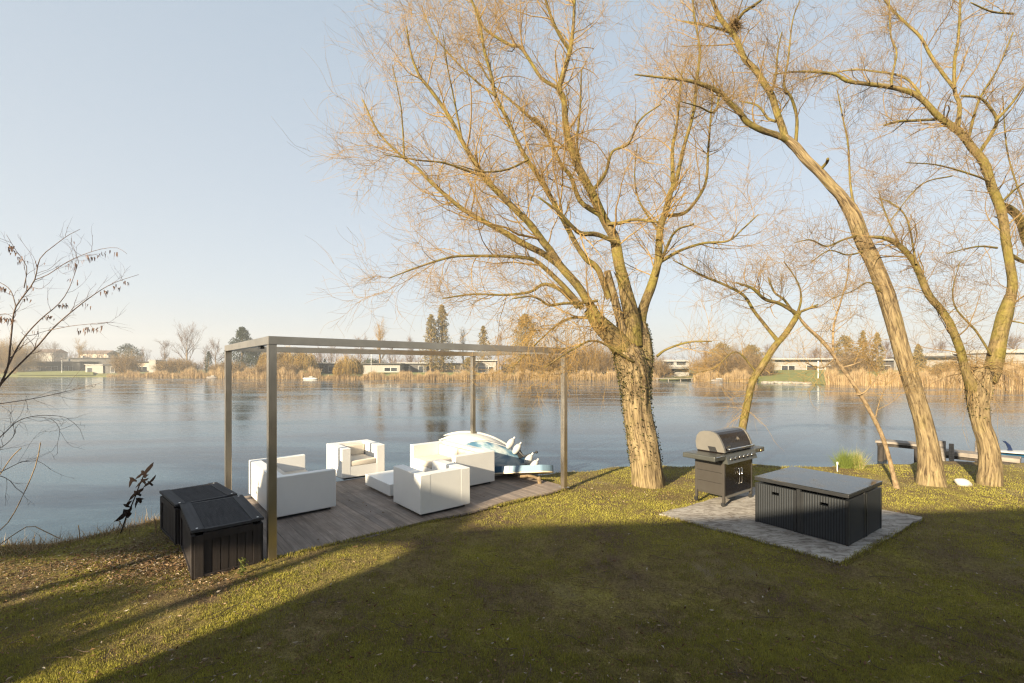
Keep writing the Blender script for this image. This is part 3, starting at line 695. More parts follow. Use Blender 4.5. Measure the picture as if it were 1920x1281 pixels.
    b.faces.new(fr); b.faces.new(list(reversed(bk)))
    for i in range(len(E)): j = (i + 1) % len(E); b.faces.new((fr[i], bk[i], bk[j], fr[j]))
    obj('emblem', b, M['chrome'], hd)
    b = NB(); c = V((.135, .012, 1.052))
    for i in range(5):
        x = .022 * i; bx(b, c + V((x, -.004, .0)), (.005, .008, .030 if i % 2 else .026)); bx(b, c + V((x + .007, -.004, .012 if i % 2 else -.011)), (.009, .008, .005)); 
        if i in (0, 3): bx(b, c + V((x + .014, -.004, 0)), (.004, .008, .028))
    obj('lettering', b, M['chrome'], hd)
    # gas hose looping below the right shelf
    pts = [V((W + .05, .3, .80)), V((W + .12, .2, .70)), V((W + .16, .1, .62)), V((W + .15, .2, .52)), V((W + .05, .3, .45))]
    C, R_ = catmull(pts, [.012] * 5, .03); s = Soup(); s.add(np.array([[tuple(c) for c in C]]), np.array([R_]), 8); s.build('gas_hose', M['red_hose'], g)
grill()

# ------------------------------------------------------------------ boats stacked by the deck
def hull(bm, L, Wd, Hh, tip=.12, n=26, m=16, flat=.45, rock=.12):
    rows = []
    for i in range(n + 1):
        t = i / n; s = 1 - abs(2 * t - 1) ** 2.6; s = max(s, .0) ** .62; x = (t - .5) * L; z0 = rock * (2 * t - 1) ** 2
        rows.append([bm.verts.new((x, math.cos(a) * Wd / 2 * (s * (1 - tip) + tip * .3), z0 + (math.sin(a) * (Hh / 2) if math.sin(a) > 0 else math.sin(a) * Hh * flat) * (s * .8 + .2))) for a in [2 * math.pi * k / m for k in range(m)]])
    for i in range(n):
        for k in range(m): bm.faces.new((rows[i][k], rows[i + 1][k], rows[i + 1][(k + 1) % m], rows[i][(k + 1) % m]))
    bm.faces.new(rows[0][::-1]); bm.faces.new(rows[-1]); return bm
def place(o, loc, rot): o.location = loc; o.rotation_euler = rot
def boats():
    # patterned kayak leaning on its side, white kayak above it
    k = thing('kayak', 'blue and white patterned kayak lying tilted on the grass beside the right-hand sofa', 'kayak', (0, 0, 0))
    place(k, (-.36, 11.3, .24), (math.radians(-112), math.radians(17), math.radians(-8)))
    b = NB(); hull(b, 2.0, .80, .46, rock=.20); obj('hull', b, M['hull_blue'], k, True)
    b = NB(); hull(b, 2.1, .90, .11, rock=.22); bmesh.ops.translate(b, verts=b.verts, vec=(0, 0, .08)); obj('deck_rim', b, M['hull_white'], k, True)
    b = NB(); bmesh.ops.create_uvsphere(b, u_segments=20, v_segments=10, radius=1, matrix=Matrix.Translation((-.1, 0, .20)) @ Matrix.Diagonal((.42, .24, .07, 1))); obj('cockpit', b, M['black_plastic'], k, True)
    k2 = thing('kayak', 'plain white kayak resting upside down on top of the patterned one by the rear post', 'kayak', (0, 0, 0))
    place(k2, (-.95, 11.95, .56), (math.radians(192), math.radians(8), math.radians(-12)))
    b = NB(); hull(b, 2.1, .74, .50, rock=.24); obj('hull', b, M['hull_white'], k2, True)
    for y in (-.17, .17):
        b = NB(); hull(b, 1.9, .08, .10, rock=.23, m=8); bmesh.ops.translate(b, verts=b.verts, vec=(0, y, -.19)); obj('keel_rib', b, M['hull_white'], k2, True)
    b = NB(); cyl(b, (.35, .30, -.02), (.35, .36, -.06), .05); obj('drain_plug', b, M['brass'], k2)
    # inflated white fenders along the upper edge
    spots = [((957, 832, 11.3), 'uppermost white fender beside the white kayak bow'), ((969, 842, 11.2), 'white fender just below the uppermost one on the boats'),
             ((991, 862, 11.0), 'white fender near the paddle above the blue board'), ((1001, 873, 10.9), 'lowest white fender touching the blue board')]
    for (q, lab) in spots:
        p = at(*q); f = thing('boat_fender', lab, 'fender', p, group='white fenders on the stacked boats'); f.rotation_euler = (math.radians(20), math.radians(28), .5)
        b = NB(); bmesh.ops.create_uvsphere(b, u_segments=18, v_segments=12, radius=1, matrix=Matrix.Diagonal((.085, .085, .15, 1))); obj('float', b, M['hull_white'], f, True)
        b = NB(); cyl(b, (0, 0, .15), (0, 0, .20), .025, .02, 10); obj('eyelet', b, M['hull_white'], f)
    p0, p1 = at(973, 846, 11.2), at(1006, 848, 11.1)
    pd = thing('paddle', 'short black paddle poking out from the stacked boats', 'paddle', p0)
    s = Soup(); s.add(np.array([[(0, 0, 0), tuple(at(982, 856, 11.1) - p0), tuple(at(990, 853, 11.1) - p0), tuple(p1 - p0)]]), np.array([[.02, .018, .014, .014]]), 8); s.build('shaft', M['black_plastic'], pd)
    b = NB(); bmesh.ops.create_uvsphere(b, u_segments=12, v_segments=8, radius=.035, matrix=Matrix.Translation(p1 - p0)); obj('grip', b, M['black_plastic'], pd, True)
    b = NB(); bx(b, (.02, 0, -.07), (.13, .03, .20), ry=-.5); obj('blade', b, M['black_plastic'], pd, bevel=.01)
    # light blue board on a log
    a = at(1038, 884, 10.3); bd = thing('paddle_board', 'light blue and cream paddle board lying across a log at the deck edge', 'paddle board', a)
    bd.rotation_euler = (math.radians(17), math.radians(3.0), math.radians(176))
    L, Wd = 1.62, .60
    def outline(s_, y_):  # half-width along the board
        t = s_ / L; return Wd / 2 * (min(1, (t / .16)) ** .5) * (1 - max(0, (t - .55) / .45) ** 1.8)
    def layer(z0, z1, sc, x0=0, x1=L):
        b = NB(); up, dn = [], []; n = 40
        side = [(x0 + (x1 - x0) * i / n, outline(max(x0 + (x1 - x0) * i / n, .004), 0) * sc) for i in range(n + 1)]
        pts = [(x, w) for x, w in side] + [(x, -w) for x, w in reversed(side)]
        return prism(b, pts, z0, z1)
    obj('deck_pad', layer(.0, .13, 1.0), M['board_blue'], bd, bevel=.01); obj('hull', layer(-.03, -.002, .97), M['board_cream'], bd)
    obj('stripe', layer(.005, .134, 1.012, .95, 1.02), M['board_teal'], bd); obj('stripe', layer(.005, .134, 1.012, 1.14, 1.30), M['board_teal'], bd)
    lg = thing('log_stand', 'short forked log propping up the blue board', 'log', gg(1012, 912)); q = lg.location.copy()
    bark_tube('log', [q + V((.03, 0, -.1)), q + V((0, .02, .08)), q + V((-.03, .02, .2))], [.05, .045, .04], M['bark_smooth'], lg, q, 12, .05, .2)
    bark_tube('branch', [q + V((-.03, .02, .16)), q + V((-.2, .0, .22)), q + V((-.42, .02, .21))], [.035, .03, .028], M['bark_smooth'], lg, q, 10, .06, .2)
boats()

# ------------------------------------------------------------------ bird ornament on the bank
def birds():
    Yb = 7.0; p0 = at(224, 1003, Yb); g = thing('garden_ornament', 'rusted metal garden stake with a rising flock of swallow silhouettes', 'ornament', p0)
    s = Soup(); s.add(np.array([[tuple(at(x, y, Yb) - p0) for x, y in ((224, 1006), (237, 968), (247, 947), (254, 930), (262, 908), (269, 893))]]), np.array([[.008] * 6]), 6); s.build('stake', M['rust'], g)
    s = Soup(); s.add(np.array([[tuple(at(x, y, Yb) - p0) for x, y in ((226, 978), (219, 998), (216, 1012))], [tuple(at(x, y, Yb) - p0) for x, y in ((237, 972), (232, 992), (223, 1012))]]), np.array([[.006, .005, .004]] * 2), 5); s.build('dry_stem', M['bark_smooth'], g)
    Q = [[(700, 135), (690, 195), (640, 260), (600, 300), (590, 320), (632, 322), (600, 345), (585, 370), (560, 372), (550, 335), (525, 330), (490, 365), (425, 392), (460, 345), (520, 300), (515, 262), (545, 258), (565, 275), (600, 225), (660, 165)],
         [(340, 362), (385, 365), (412, 385), (448, 408), (445, 430), (415, 425), (385, 430), (360, 480), (333, 518), (335, 440), (352, 395)],
         [(505, 390), (545, 388), (580, 385), (632, 370), (600, 410), (570, 415), (588, 445), (560, 455), (530, 430), (500, 470), (430, 522), (470, 460), (520, 410)],
         [(735, 325), (725, 370), (690, 420), (660, 440), (698, 478), (680, 495), (640, 465), (600, 490), (545, 518), (575, 475), (560, 450), (590, 455), (620, 440), (612, 418), (640, 425), (690, 370)],
         [(410, 562), (450, 570), (490, 545), (555, 515), (540, 560), (490, 600), (520, 625), (505, 650), (470, 630), (430, 630), (380, 680), (325, 722), (360, 650), (410, 600)],
         [(440, 672), (490, 668), (560, 685), (520, 705), (528, 725), (510, 755), (490, 745), (480, 725), (455, 755), (425, 830), (425, 760), (440, 710)],
         [(248, 765), (290, 765), (320, 725), (385, 710), (350, 750), (325, 785), (350, 810), (320, 815), (285, 808), (262, 790)],
         [(250, 842), (300, 850), (340, 835), (345, 800), (375, 790), (375, 840), (350, 885), (375, 905), (355, 935), (320, 975), (295, 970), (290, 935), (240, 985), (175, 1020), (112, 1028), (170, 970), (240, 900)]]
    for pts in Q:
        b = NB(); f = [b.verts.new(at(200 + x / 8.01, 850 + y / 8.01, Yb - .004) - p0) for x, y in pts]; k = [b.verts.new(v.co + V((0, .008, 0))) for v in f]
        b.faces.new(f); b.faces.new(k[::-1])
        for i in range(len(f)): j = (i + 1) % len(f); b.faces.new((f[i], k[i], k[j], f[j]))
        obj('bird', b, M['rust'], g)
birds()

# ------------------------------------------------------------------ stone, marker, jetties, ornamental grass
def lump(bm, r, sc, seed, n=3):
    bmesh.ops.create_icosphere(bm, subdivisions=n, radius=r)
    for v in bm.verts: v.co *= 1 + .22 * noise.noise(v.co * 2.2 / r * .5 + V((seed, 0, 0))); v.co.x *= sc[0]; v.co.y *= sc[1]; v.co.z *= sc[2]
    return bm
b = NB(); lump(b, .16, (1.15, .8, .62), 3); o = obj('boulder', b, M['stone'], None, True); o.location = gg(1806, 910) + V((0, 0, .05)); o.rotation_euler = (0, .25, .4)
tag(o, 'pale smooth stone lying on the lawn between the two thick trunks', 'stone')
b = NB(); q = gg(1570, 884); cyl(b, (0, 0, -.05), (0, 0, .22), .012, n=8); bx(b, (0, 0, .20), (.03, .02, .06)); o = obj('marker_stake', b, M['white_paint']); o.location = q
tag(o, 'thin white marker stake beside the ornamental grass', 'stake')

def jetty(name, label, a, bq, width, ztop, posts, thick=.07):
    g = thing(name, label, 'jetty', a); d = V((bq.x - a.x, bq.y - a.y, 0)); L = d.length; d.normalize(); rz = math.atan2(d.y, d.x); g.rotation_euler = (0, 0, rz); g.location.z = 0
    n = max(2, int(width / .19)); b = NB()
    for i in range(n): bx(b, (L / 2 + random.uniform(-.04, .04), (i + .5) * width / n, ztop - thick / 2 + random.uniform(-.006, .006)), (L, width / n - .012, thick))
    obj('planks', b, M['jetty'], g, bevel=.006)
    b = NB(); bx(b, (L / 2, .10, ztop - thick - .05), (L * .96, .06, .09)); bx(b, (L / 2, width - .08, ztop - thick - .05), (L * .96, .06, .09)); obj('beam', b, M['wet_wood'], g)
    for (x, y, r, h) in posts:
        b = NB(); cyl(b, (x, y, -1.3), (x, y, h), r, r * .93, 14); obj('post', b, M['wet_wood'] if h < .2 else M['jetty'], g, bevel=.01)
    return g
a = at(1641, 826, 14.6); a2 = at(1750, 838, 13.6)
jetty('wooden_jetty', 'weathered plank jetty standing in the lake behind the thin leaning tree', a, a2, .62, CH - 138 / F * 14.4, [(.12, .1, .085, .05), (.14, .5, .085, .05), (1.0, .1, .085, .05), (1.05, .5, .085, .05), (1.75, .05, .06, .30), (2.5, .8, .06, .34)])
a = at(1762, 838, 13.9); a2 = at(1912, 868, 12.6)
jetty('wooden_jetty', 'low plank landing stage with round posts behind the thick right trunk', a, a2, .7, .0, [(.05, .02, .09, .30), (.75, .72, .1, .32), (2.45, -.08, .13, .28)], .12)
def upturned_board():
    p = at(1890, 850, 13.3); g = thing('paddle_board', 'white and blue board lying upside down on the landing stage, its fin in the air', 'paddle board', p); g.rotation_euler = (0, 0, math.radians(-12))
    b = NB(); hull(b, 2.4, .7, .09, rock=.03); bmesh.ops.translate(b, verts=b.verts, vec=(.8, 0, .03)); obj('hull', b, M['hull_white'], g, True)
    b = NB(); hull(b, 2.3, .66, .10, rock=.03); bmesh.ops.translate(b, verts=b.verts, vec=(.8, 0, -.06)); obj('rail', b, M['board_teal'], g, True)
    b = NB(); prism(b, [(-.14, .36), (-.06, .35), (.05, .24), (.10, .10), (.12, .03), (-.02, .03), (0, .14), (-.05, .27)], -.012, .012, 'Y'); obj('fin', b, M['navy'], g)
upturned_board()
def grass_tuft(label, p, n, h, spread, tint=(0, .8), group=None, name='ornamental_grass'):
    g = thing(name, label, 'grass tuft', p, group=group); P = np.stack([RNG.normal(0, spread * .35, n), RNG.normal(0, spread * .35, n), np.full(n, -.05)], -1)
    blades('leaves', P, RNG.normal(h, h * .2, n).clip(.1), np.full(n, .007), M['tuft'], g, .62, RNG.uniform(*tint, n))
q = at(1582, 882, 11.7)
grass_tuft('left green tuft of ornamental grass at the water edge behind the glass table', q, 900, .50, .16, (0, .6), 'ornamental grass at the water edge')
grass_tuft('right tawny tuft of ornamental grass at the water edge beside the thin leaning tree', at(1606, 883, 11.7), 800, .50, .17, (.2, 1), 'ornamental grass at the water edge')

# ------------------------------------------------------------------ the near trees
def grow(T, k1=9, k2=8, k3=7, L1=1.5, L2=.85, L3=.6, up=(.10, .12, .10), ang=(.85, .85, .8), tlo=.25, r3=.0026, wig=(.13, .15, .15), flatY=.75, bias=None, k0=1.6, curl=(.07, .10, .12)):
    c1P, c1R, c2P, c2R, c3P, c3R = [], [], [], [], [], []
    for (P, R) in T.limbs:
        Ln = float(np.linalg.norm(np.diff(P[0], axis=0), axis=1).sum()); q = max(2, int(k1 * Ln / 2.2))
        p, r = spawn(P, R, q, tlo, 1.0, L1, ang=ang[0], nseg=8, up=up[0], wig=wig[0], rf=.4, rmin=.004, thick=.009, taper=.25, fall=.4, lenvar=.45, flatY=flatY, bias=bias, curl=curl[0])
        c1P.append(p); c1R.append(r)
        p, r = spawn(P, R, int(q * k0), .35, 1.0, L3 * 1.2, ang=ang[2], nseg=6, up=up[2], wig=wig[2], rf=.3, rmin=r3, taper=.5, flatY=flatY, bias=bias, curl=curl[2]); c3P.append(p); c3R.append(r)
    k2, k3 = int(round(k2)), int(round(k3)); P1, R1 = np.concatenate(c1P), np.concatenate(c1R)
    P2, R2 = spawn(P1, R1, k2, .2, 1.0, L2, ang=ang[1], nseg=7, up=up[1], wig=wig[1], rf=.5, rmin=.0028, thick=.006, taper=.4, fall=.3, lenvar=.5, flatY=flatY, bias=bias, curl=curl[1])
    P3, R3 = spawn(P2, R2, k3, .15, 1.0, L3, ang=ang[2], nseg=6, up=up[2], wig=wig[2], rf=.6, rmin=r3, taper=.55, fall=.15, lenvar=.5, bias=bias, curl=curl[2])
    T.crown.add(P1, R1, 6); T.crown.add(P2, R2, 4); T.crown.add(P3, R3, 3)
    T.crown.add(np.concatenate(c3P), np.concatenate(c3R), 3)
    return P1, P2

def ivy(T, path, n, lo, hi, spread=1.05):
    P = []
    p, r = T.path(path); C, R_ = catmull(p, r, .05)
    for _ in range(n):
        i = int(random.uniform(lo, hi) * (len(C) - 1)); a = random.choice((random.gauss(2.9, .5), random.gauss(.2, .5), random.gauss(4.4, 1.2))); rr = R_[i] * spread * random.uniform(.98, 1.12)
        P.append((C[i].x + math.cos(a) * rr, C[i].y + math.sin(a) * rr, C[i].z + random.uniform(-.05, .05)))
    chips('ivy', np.array(P) - np.array(T.base), RNG.uniform(.018, .042, n), M['ivy'], T.root, 1, .9)

# 1: the big pollard willow in the middle
T = Tree('pollard_willow', 'big ivy-clad pollard willow with many golden branches in the middle of the lawn', 'tree', (1214, 907), 9.95, M['bark_willow'])
tr = [(1215, 912, 31.5), (1211, 870, 30), (1204, 820, 29.5), (1195, 770, 27.5), (1192, 730, 28), (1188, 695, 31), (1180, 668, 30), (1172, 650, 23)]
T.trunk(tr, .05, 56)
tr2 = [(1192, 720, 26), (1203, 690, 21), (1207, 660, 18), (1204, 630, 16), (1200, 605, 15)]
T.limb(tr2, 0, .15, M['bark_willow'], 28, False)
W = T.limb
W([(1200, 608, 15), (1206, 578, 13), (1222, 535, 11.5), (1233, 494, 10), (1236, 458, 9.5), (1239, 423, 9), (1247, 400, 8.5), (1258, 359, 7), (1267, 345, 6)], .15, .5, sides=20)
W([(1262, 352, 6), (1261, 281, 4.5), (1269, 234, 3.5), (1275, 175, 2.8), (1279, 130, 2)], .5, 1.0)
W([(1266, 350, 5.5), (1281, 281, 5), (1300, 212, 4.2), (1306, 156, 3.8), (1312, 94, 3.2), (1302, 31, 2.6), (1296, -30, 2.0)], .5, -.4)
W([(1254, 405, 5), (1287, 397, 4.5), (1316, 359, 4), (1325, 331, 3.6), (1328, 281, 3), (1334, 203, 2.4), (1338, 150, 1.5)], .4, 1.4)
W([(1240, 490, 5), (1275, 470, 4), (1320, 456, 3.4), (1365, 452, 2.8), (1392, 430, 2.2), (1422, 402, 1.6)], .3, -.8)
W([(1232, 668, 4), (1250, 655, 3.2), (1290, 642, 2.6), (1335, 640, 1.8)], .1, -.5)
W([(1228, 520, 5), (1262, 440, 3), (1300, 420, 2.5)], .2, -1.2)
# centre stem
W([(1186, 650, 20), (1184, 600, 17), (1172, 540, 15), (1161, 494, 14), (1152, 447, 13), (1132, 410, 11.5), (1107, 356, 10.5), (1084, 312, 9.5), (1063, 250, 8.5), (1057, 187, 7), (1049, 165, 6.5), (1062, 119, 5.8), (1069, 94, 5.3), (1075, 47, 4), (1078, -20, 3)], 0, .3, M['bark_limb'], 26)
W([(1069, 96, 4.8), (1047, 62, 4), (1031, 25, 3.4), (1017, -20, 2.6)], .3, -.3)
W([(1048, 166, 4.5), (1019, 150, 4.2), (1008, 137, 4), (977, 90, 4.2), (955, 84, 3.6), (911, 56, 3), (899, 31, 2.6), (880, -10, 2)], .3, 1.1)
W([(1128, 405, 7), (1089, 378, 6), (1070, 331, 5), (1051, 306, 4.5), (1024, 250, 4.6), (1000, 222, 5)], .1, .9)
W([(1000, 226, 4), (974, 203, 3), (952, 184, 2.6), (925, 160, 2), (900, 120, 1.5)], .9, 1.3)
W([(1110, 360, 5), (1135, 325, 4), (1148, 285, 3.4), (1178, 270, 2.8), (1200, 225, 2.2), (1240, 195, 1.6)], .1, -1.0)
W([(1172, 545, 9), (1150, 508, 0.1)], 0, 0, keep=False)
W([(1140, 420, 5), (1165, 418, 4.4), (1190, 412, 4), (1235, 417, 3)], 0, -.4)
W([(1088, 318, 4), (1082, 270, 3), (1088, 200, 2.4), (1090, 130, 1.8)], .2, -.9)
W([(1155, 455, 5), (1120, 440, 6), (1090, 438, 6), (1073, 425, 5), (1050, 400, 3.5), (1010, 370, 2.2)], -.1, -1.2)
# left-hand stems
W([(1170, 655, 24), (1145, 628, 20), (1122, 604, 17), (1104, 580, 14)], 0, -.2, M['bark_limb'], 26)
W([(1172, 640, 12), (1160, 590, 11), (1148, 545, 10), (1138, 508, 9)], 0, -.1, M['bark_willow'], 20, False)
W([(1142, 560, 8), (1121, 505, 7.5), (1100, 487, 7), (1083, 463, 6.5), (1068, 435, 6.5), (1051, 403, 6.2), (1026, 359, 6), (1004, 322, 5.8), (989, 300, 5.5), (971, 269, 5), (952, 225, 4.6), (930, 181, 4.2), (921, 141, 4), (908, 94, 3.6), (900, 47, 3), (882, -5, 2.4)], -.1, -1.0)
W([(1126, 606, 12), (1100, 562, 11), (1081, 533, 10.5), (1050, 498, 10), (1032, 470, 9.5), (1020, 456, 9), (995, 422, 8.5), (964, 391, 8), (939, 366, 7.4), (911, 336, 7), (889, 303, 6.2), (867, 266, 5.6), (849, 231, 5.2), (830, 200, 4.8), (805, 166, 4.2), (786, 141, 3.6), (771, 103, 2.8), (762, 50, 2)], -.2, -.8)
W([(1092, 578, 8), (1057, 537, 6.5), (1011, 494, 5.5), (989, 484, 4.8), (948, 481, 3.8), (901, 480, 3.4), (854, 481, 3), (814, 491, 2.6), (770, 506, 2.1), (729, 522, 1.2)], -.2, -.8)
W([(1057, 505, 8), (1020, 477, 8), (979, 456, 8), (948, 437, 7.4), (901, 412, 6), (870, 394, 5.4), (839, 369, 5), (807, 341, 4.5), (783, 316, 4), (758, 297, 3.4), (711, 250, 2.6), (680, 187, 1.8)], -.1, .8)
W([(1084, 577, 6), (1051, 544, 5), (1020, 533, 4.2), (995, 547, 3.4), (948, 553, 3), (886, 552, 2.4), (830, 560, 1.6)], -.2, .4)
W([(1120, 564, 4), (1090, 568, 4), (1057, 569, 3.6), (1029, 572, 3.2), (1000, 556, 2.4), (960, 560, 1.6)], -.3, -1.1)
W([(906, 330, 4), (870, 318, 3), (830, 305, 2.4), (780, 300, 1.8), (720, 290, 1.2)], -.6, -1.6)
W([(990, 300, 3), (950, 318, 2.6), (905, 322, 2), (860, 310, 1.3)], -.8, -1.8)
W([(930, 181, 3), (890, 150, 2.4), (850, 110, 2), (810, 60, 1.5), (790, 10, 1)], -.8, 0)
W([(867, 266, 3), (850, 180, 2), (838, 120, 1.6), (830, 60, 1)], -.6, -1.4)
W([(758, 297, 2.4), (755, 240, 2), (750, 190, 1.6), (735, 120, 1)], .6, 0)
W([(1240, 440, 3.6), (1200, 380, 2.4), (1190, 330, 1.8), (1195, 270, 1.2)], .3, 1.2)
W([(1190, 680, 4), (1120, 640, 3), (1075, 655, 2.2), (1020, 690, 1.4)], -.3, -1.4)
W([(1110, 595, 4), (1060, 600, 3), (1010, 640, 2.2), (960, 690, 1.4)], -.2, .7)
P1, P2 = grow(T, k1=7, k2=7, k3=7, L1=1.35, L2=.8, L3=.56, up=(.06, .05, .03), r3=.0023)
# drooping shoots low on the left side, hanging over the pergola and the water
base = np.array([tuple(at(x, y, T.Y + dy)) for x, y, dy in [(RNG.uniform(985, 1180), RNG.uniform(560, 640), RNG.uniform(-1.0, .6)) for _ in range(150)]])
d = unit(np.stack([RNG.normal(-.5, .5, 150), RNG.normal(0, .5, 150), RNG.normal(.1, .3, 150)], -1)); P = [base]
for j in range(9): d = unit(d + RNG.normal(0, .10, d.shape) + np.array([0, 0, -.26])); P.append(P[-1] + d * RNG.uniform(.11, .2, (150, 1)))
P = np.stack(P, 1); R = np.full((150, 1), .0045) * np.linspace(1, .4, 10)[None]; T.crown.add(P, R, 4)
Pd, Rd = spawn(P, R, 5, .2, 1, .45, ang=.6, nseg=5, up=-.14, wig=.14, rf=.6, rmin=.0024); T.crown.add(Pd, Rd, 3)
T.done(M['twig_gold']); ivy(T, tr, 1300, 0.15, .97); ivy(T, tr, 900, .6, 1.0); ivy(T, tr2, 900, 0, 1)

# 2: small leaning willow at the water, behind the grill
T = Tree('leaning_willow', 'small forked willow leaning over the water right behind the gas grill', 'tree', (1388, 868), 12.1, M['bark_limb'])
t2 = [(1386, 880, 13), (1389, 840, 10.5), (1392, 803, 10), (1401, 761, 9.5), (1411, 715, 9.8), (1430, 685, 9.5), (1453, 649, 9), (1473, 626, 8), (1494, 593, 8), (1499, 583, 6)]
T.trunk(t2, .1, 30); W = T.limb
W([(1494, 588, 6), (1463, 570, 5), (1434, 561, 4.6), (1411, 541, 4), (1380, 530, 2.5)], 0, -.5)
W([(1457, 638, 6), (1437, 613, 4.6), (1414, 584, 4.2), (1394, 554, 4), (1358, 534, 3.4), (1319, 518, 3), (1289, 502, 2.2), (1262, 488, 1.4)], 0, .6)
W([(1496, 590, 4), (1510, 612, 3), (1535, 636, 2.4), (1556, 660, 1.6)], 0, -1)
W([(1498, 586, 4), (1520, 577, 3.4), (1534, 571, 2.6)], 0, -.2)
W([(1490, 590, 4), (1470, 562, 3.4), (1452, 548, 3), (1440, 520, 2)], 0, .6)
W([(1496, 586, 4), (1502, 560, 3), (1496, 530, 2), (1470, 490, 1.4)], 0, -.3)
W([(1420, 700, 3), (1380, 660, 1.8), (1340, 690, 1.2), (1300, 700, .8)], 0, -.4)
grow(T, 9, 6, 5, .85, .55, .42, up=(.05, .08, .08), tlo=.2, r3=.0028, flatY=.8)
P, R = spawn(np.array([[tuple(at(1432, 690, T.Y)), tuple(at(1405, 750, T.Y)), tuple(at(1400, 770, T.Y))]]), np.full((1, 3), .02), 18, 0, 1, .9, ang=1.5, nseg=7, up=-.10, wig=.22, rf=.3, rmin=.004, bias=(-.7, 0, .1))
T.crown.add(P, R, 4); P, R = spawn(P, R, 5, .2, 1, .35, ang=.7, nseg=4, up=-.02, rmin=.0025); T.crown.add(P, R, 3)
T.done(M['twig_gold'])

# 3: thin pale leaning tree
T = Tree('slender_tree', 'thin pale-barked tree leaning left behind the glass table', 'tree', (1684, 920), 9.7, M['bark_smooth'])
T.trunk([(1683, 924, 9), (1676, 895, 6.8), (1666, 855, 6), (1653, 815, 6), (1635, 778, 6), (1613, 740, 5.6), (1595, 712, 5.2), (1580, 692, 5), (1560, 662, 5.2), (1539, 636, 4.5), (1519, 618, 3.6), (1503, 600, 2.6)], .2, 26, rough=.07); W = T.limb
W([(1562, 662, 3.4), (1563, 613, 3), (1575, 570, 2.6), (1588, 525, 2), (1592, 480, 1.2)], 0, .6, M['bark_smooth'])
W([(1606, 740, 3), (1622, 735, 2.4), (1650, 700, 1.8), (1655, 690, 1)], 0, -.3, M['bark_smooth'])
W([(1578, 690, 2.6), (1610, 680, 2.2), (1635, 664, 1.6), (1650, 640, 1)], 0, -.6, M['bark_smooth'])
W([(1566, 672, 2.6), (1540, 690, 2), (1510, 680, 1.4)], 0, -.6, M['bark_smooth'])
W([(1640, 790, 2), (1650, 750, 1.6), (1665, 715, 1)], 0, -.3, M['bark_smooth'])
grow(T, 9, 6, 5, .7, .45, .35, up=(.05, .06, .04), r3=.0023, tlo=.15)
T.done(M['twig_gold'])

# 4: the great leaning willow
T = Tree('leaning_willow', 'tall thick willow leaning left across the sky, with a twig tangle near its top', 'tree', (1748, 908), 10.0, M['bark_willow'])
T.trunk([(1745, 912, 29.5), (1743, 865, 24.5), (1738, 825, 21.5), (1730, 785, 20), (1718, 745, 19), (1706, 705, 18.5), (1690, 655, 18), (1664, 560, 18), (1640, 497, 17), (1616, 447, 16), (1599, 402, 15.5), (1577, 368, 15), (1560, 350, 14), (1535, 322, 13), (1512, 300, 13), (1492, 276, 12.5), (1470, 257, 10.5)], .22, 50, rough=.08)
W = T.limb
W([(1474, 262, 9.5), (1466, 238, 9.5), (1456, 210, 9), (1447, 180, 8.5), (1430, 152, 8.2), (1415, 130, 8), (1397, 112, 7.5), (1388, 92, 7.2), (1380, 72, 6.8), (1367, 55, 6.5), (1352, 37, 6), (1340, 12, 5), (1328, -15, 4)], 0, .3, sides=20)
W([(1482, 266, 8), (1455, 253, 8.5), (1430, 245, 8.2), (1402, 230, 8), (1387, 211, 7.6), (1367, 192, 7), (1352, 175, 6.6), (1330, 164, 6), (1305, 155, 5), (1280, 150, 4), (1235, 145, 2.8), (1190, 140, 1.8)], 0, -.8, sides=20)
W([(1370, 60, 5), (1382, 40, 4.6), (1395, 22, 4.2), (1412, 12, 3.8), (1432, -4, 3)], .3, -.4)
W([(1368, 60, 4), (1340, 52, 3.6), (1312, 45, 3), (1280, 40, 2)], .3, 1)
W([(1350, 170, 3.4), (1340, 210, 3), (1310, 200, 2), (1275, 190, 1.2)], -.4, -1.4)
W([(1492, 270, 5), (1494, 222, 4.4), (1484, 184, 4), (1470, 160, 3.4), (1478, 110, 2.6), (1486, 40, 1.8), (1500, 0, 1.2)], 0, -.9)
W([(1535, 322, 5), (1550, 305, 4.6), (1552, 298, 4)], 0, -.4, keep=False)
W([(1455, 228, 4), (1440, 222, 3.6), (1420, 198, 2.8), (1385, 190, 1.6)], 0, .9)
W([(1447, 175, 3.6), (1455, 140, 3), (1458, 100, 2.4), (1466, 60, 1.6)], 0, -.6)
W([(1600, 385, 4), (1594, 340, 3), (1590, 270, 2.6), (1580, 220, 2), (1570, 170, 1.4)], 0, .8)
W([(1612, 440, 3.6), (1580, 450, 3), (1550, 462, 2.6), (1520, 450, 2), (1490, 455, 1.2)], 0, -.8)
W([(1625, 470, 3), (1590, 478, 2.4), (1555, 470, 1.8), (1520, 492, 1.1)], 0, -.5)
W([(1660, 555, 2.8), (1630, 530, 2), (1600, 545, 1.5), (1560, 560, 1)], 0, -.6)
grow(T, 7, 6, 7, 1.0, .62, .44, up=(.08, .08, .06), tlo=.1, r3=.0023)
c = at(1374, 52, T.Y + .2); P0 = np.repeat(np.array([[tuple(c), tuple(c + V((.05, 0, .05)))]]), 1, 0)
P, R = spawn(P0, np.full((1, 2), .03), 420, 0, 1, .24, ang=1.4, nseg=4, wig=.5, rf=.2, rmin=.004); T.crown.add(P, R, 4)
T.done(M['twig_brown'])

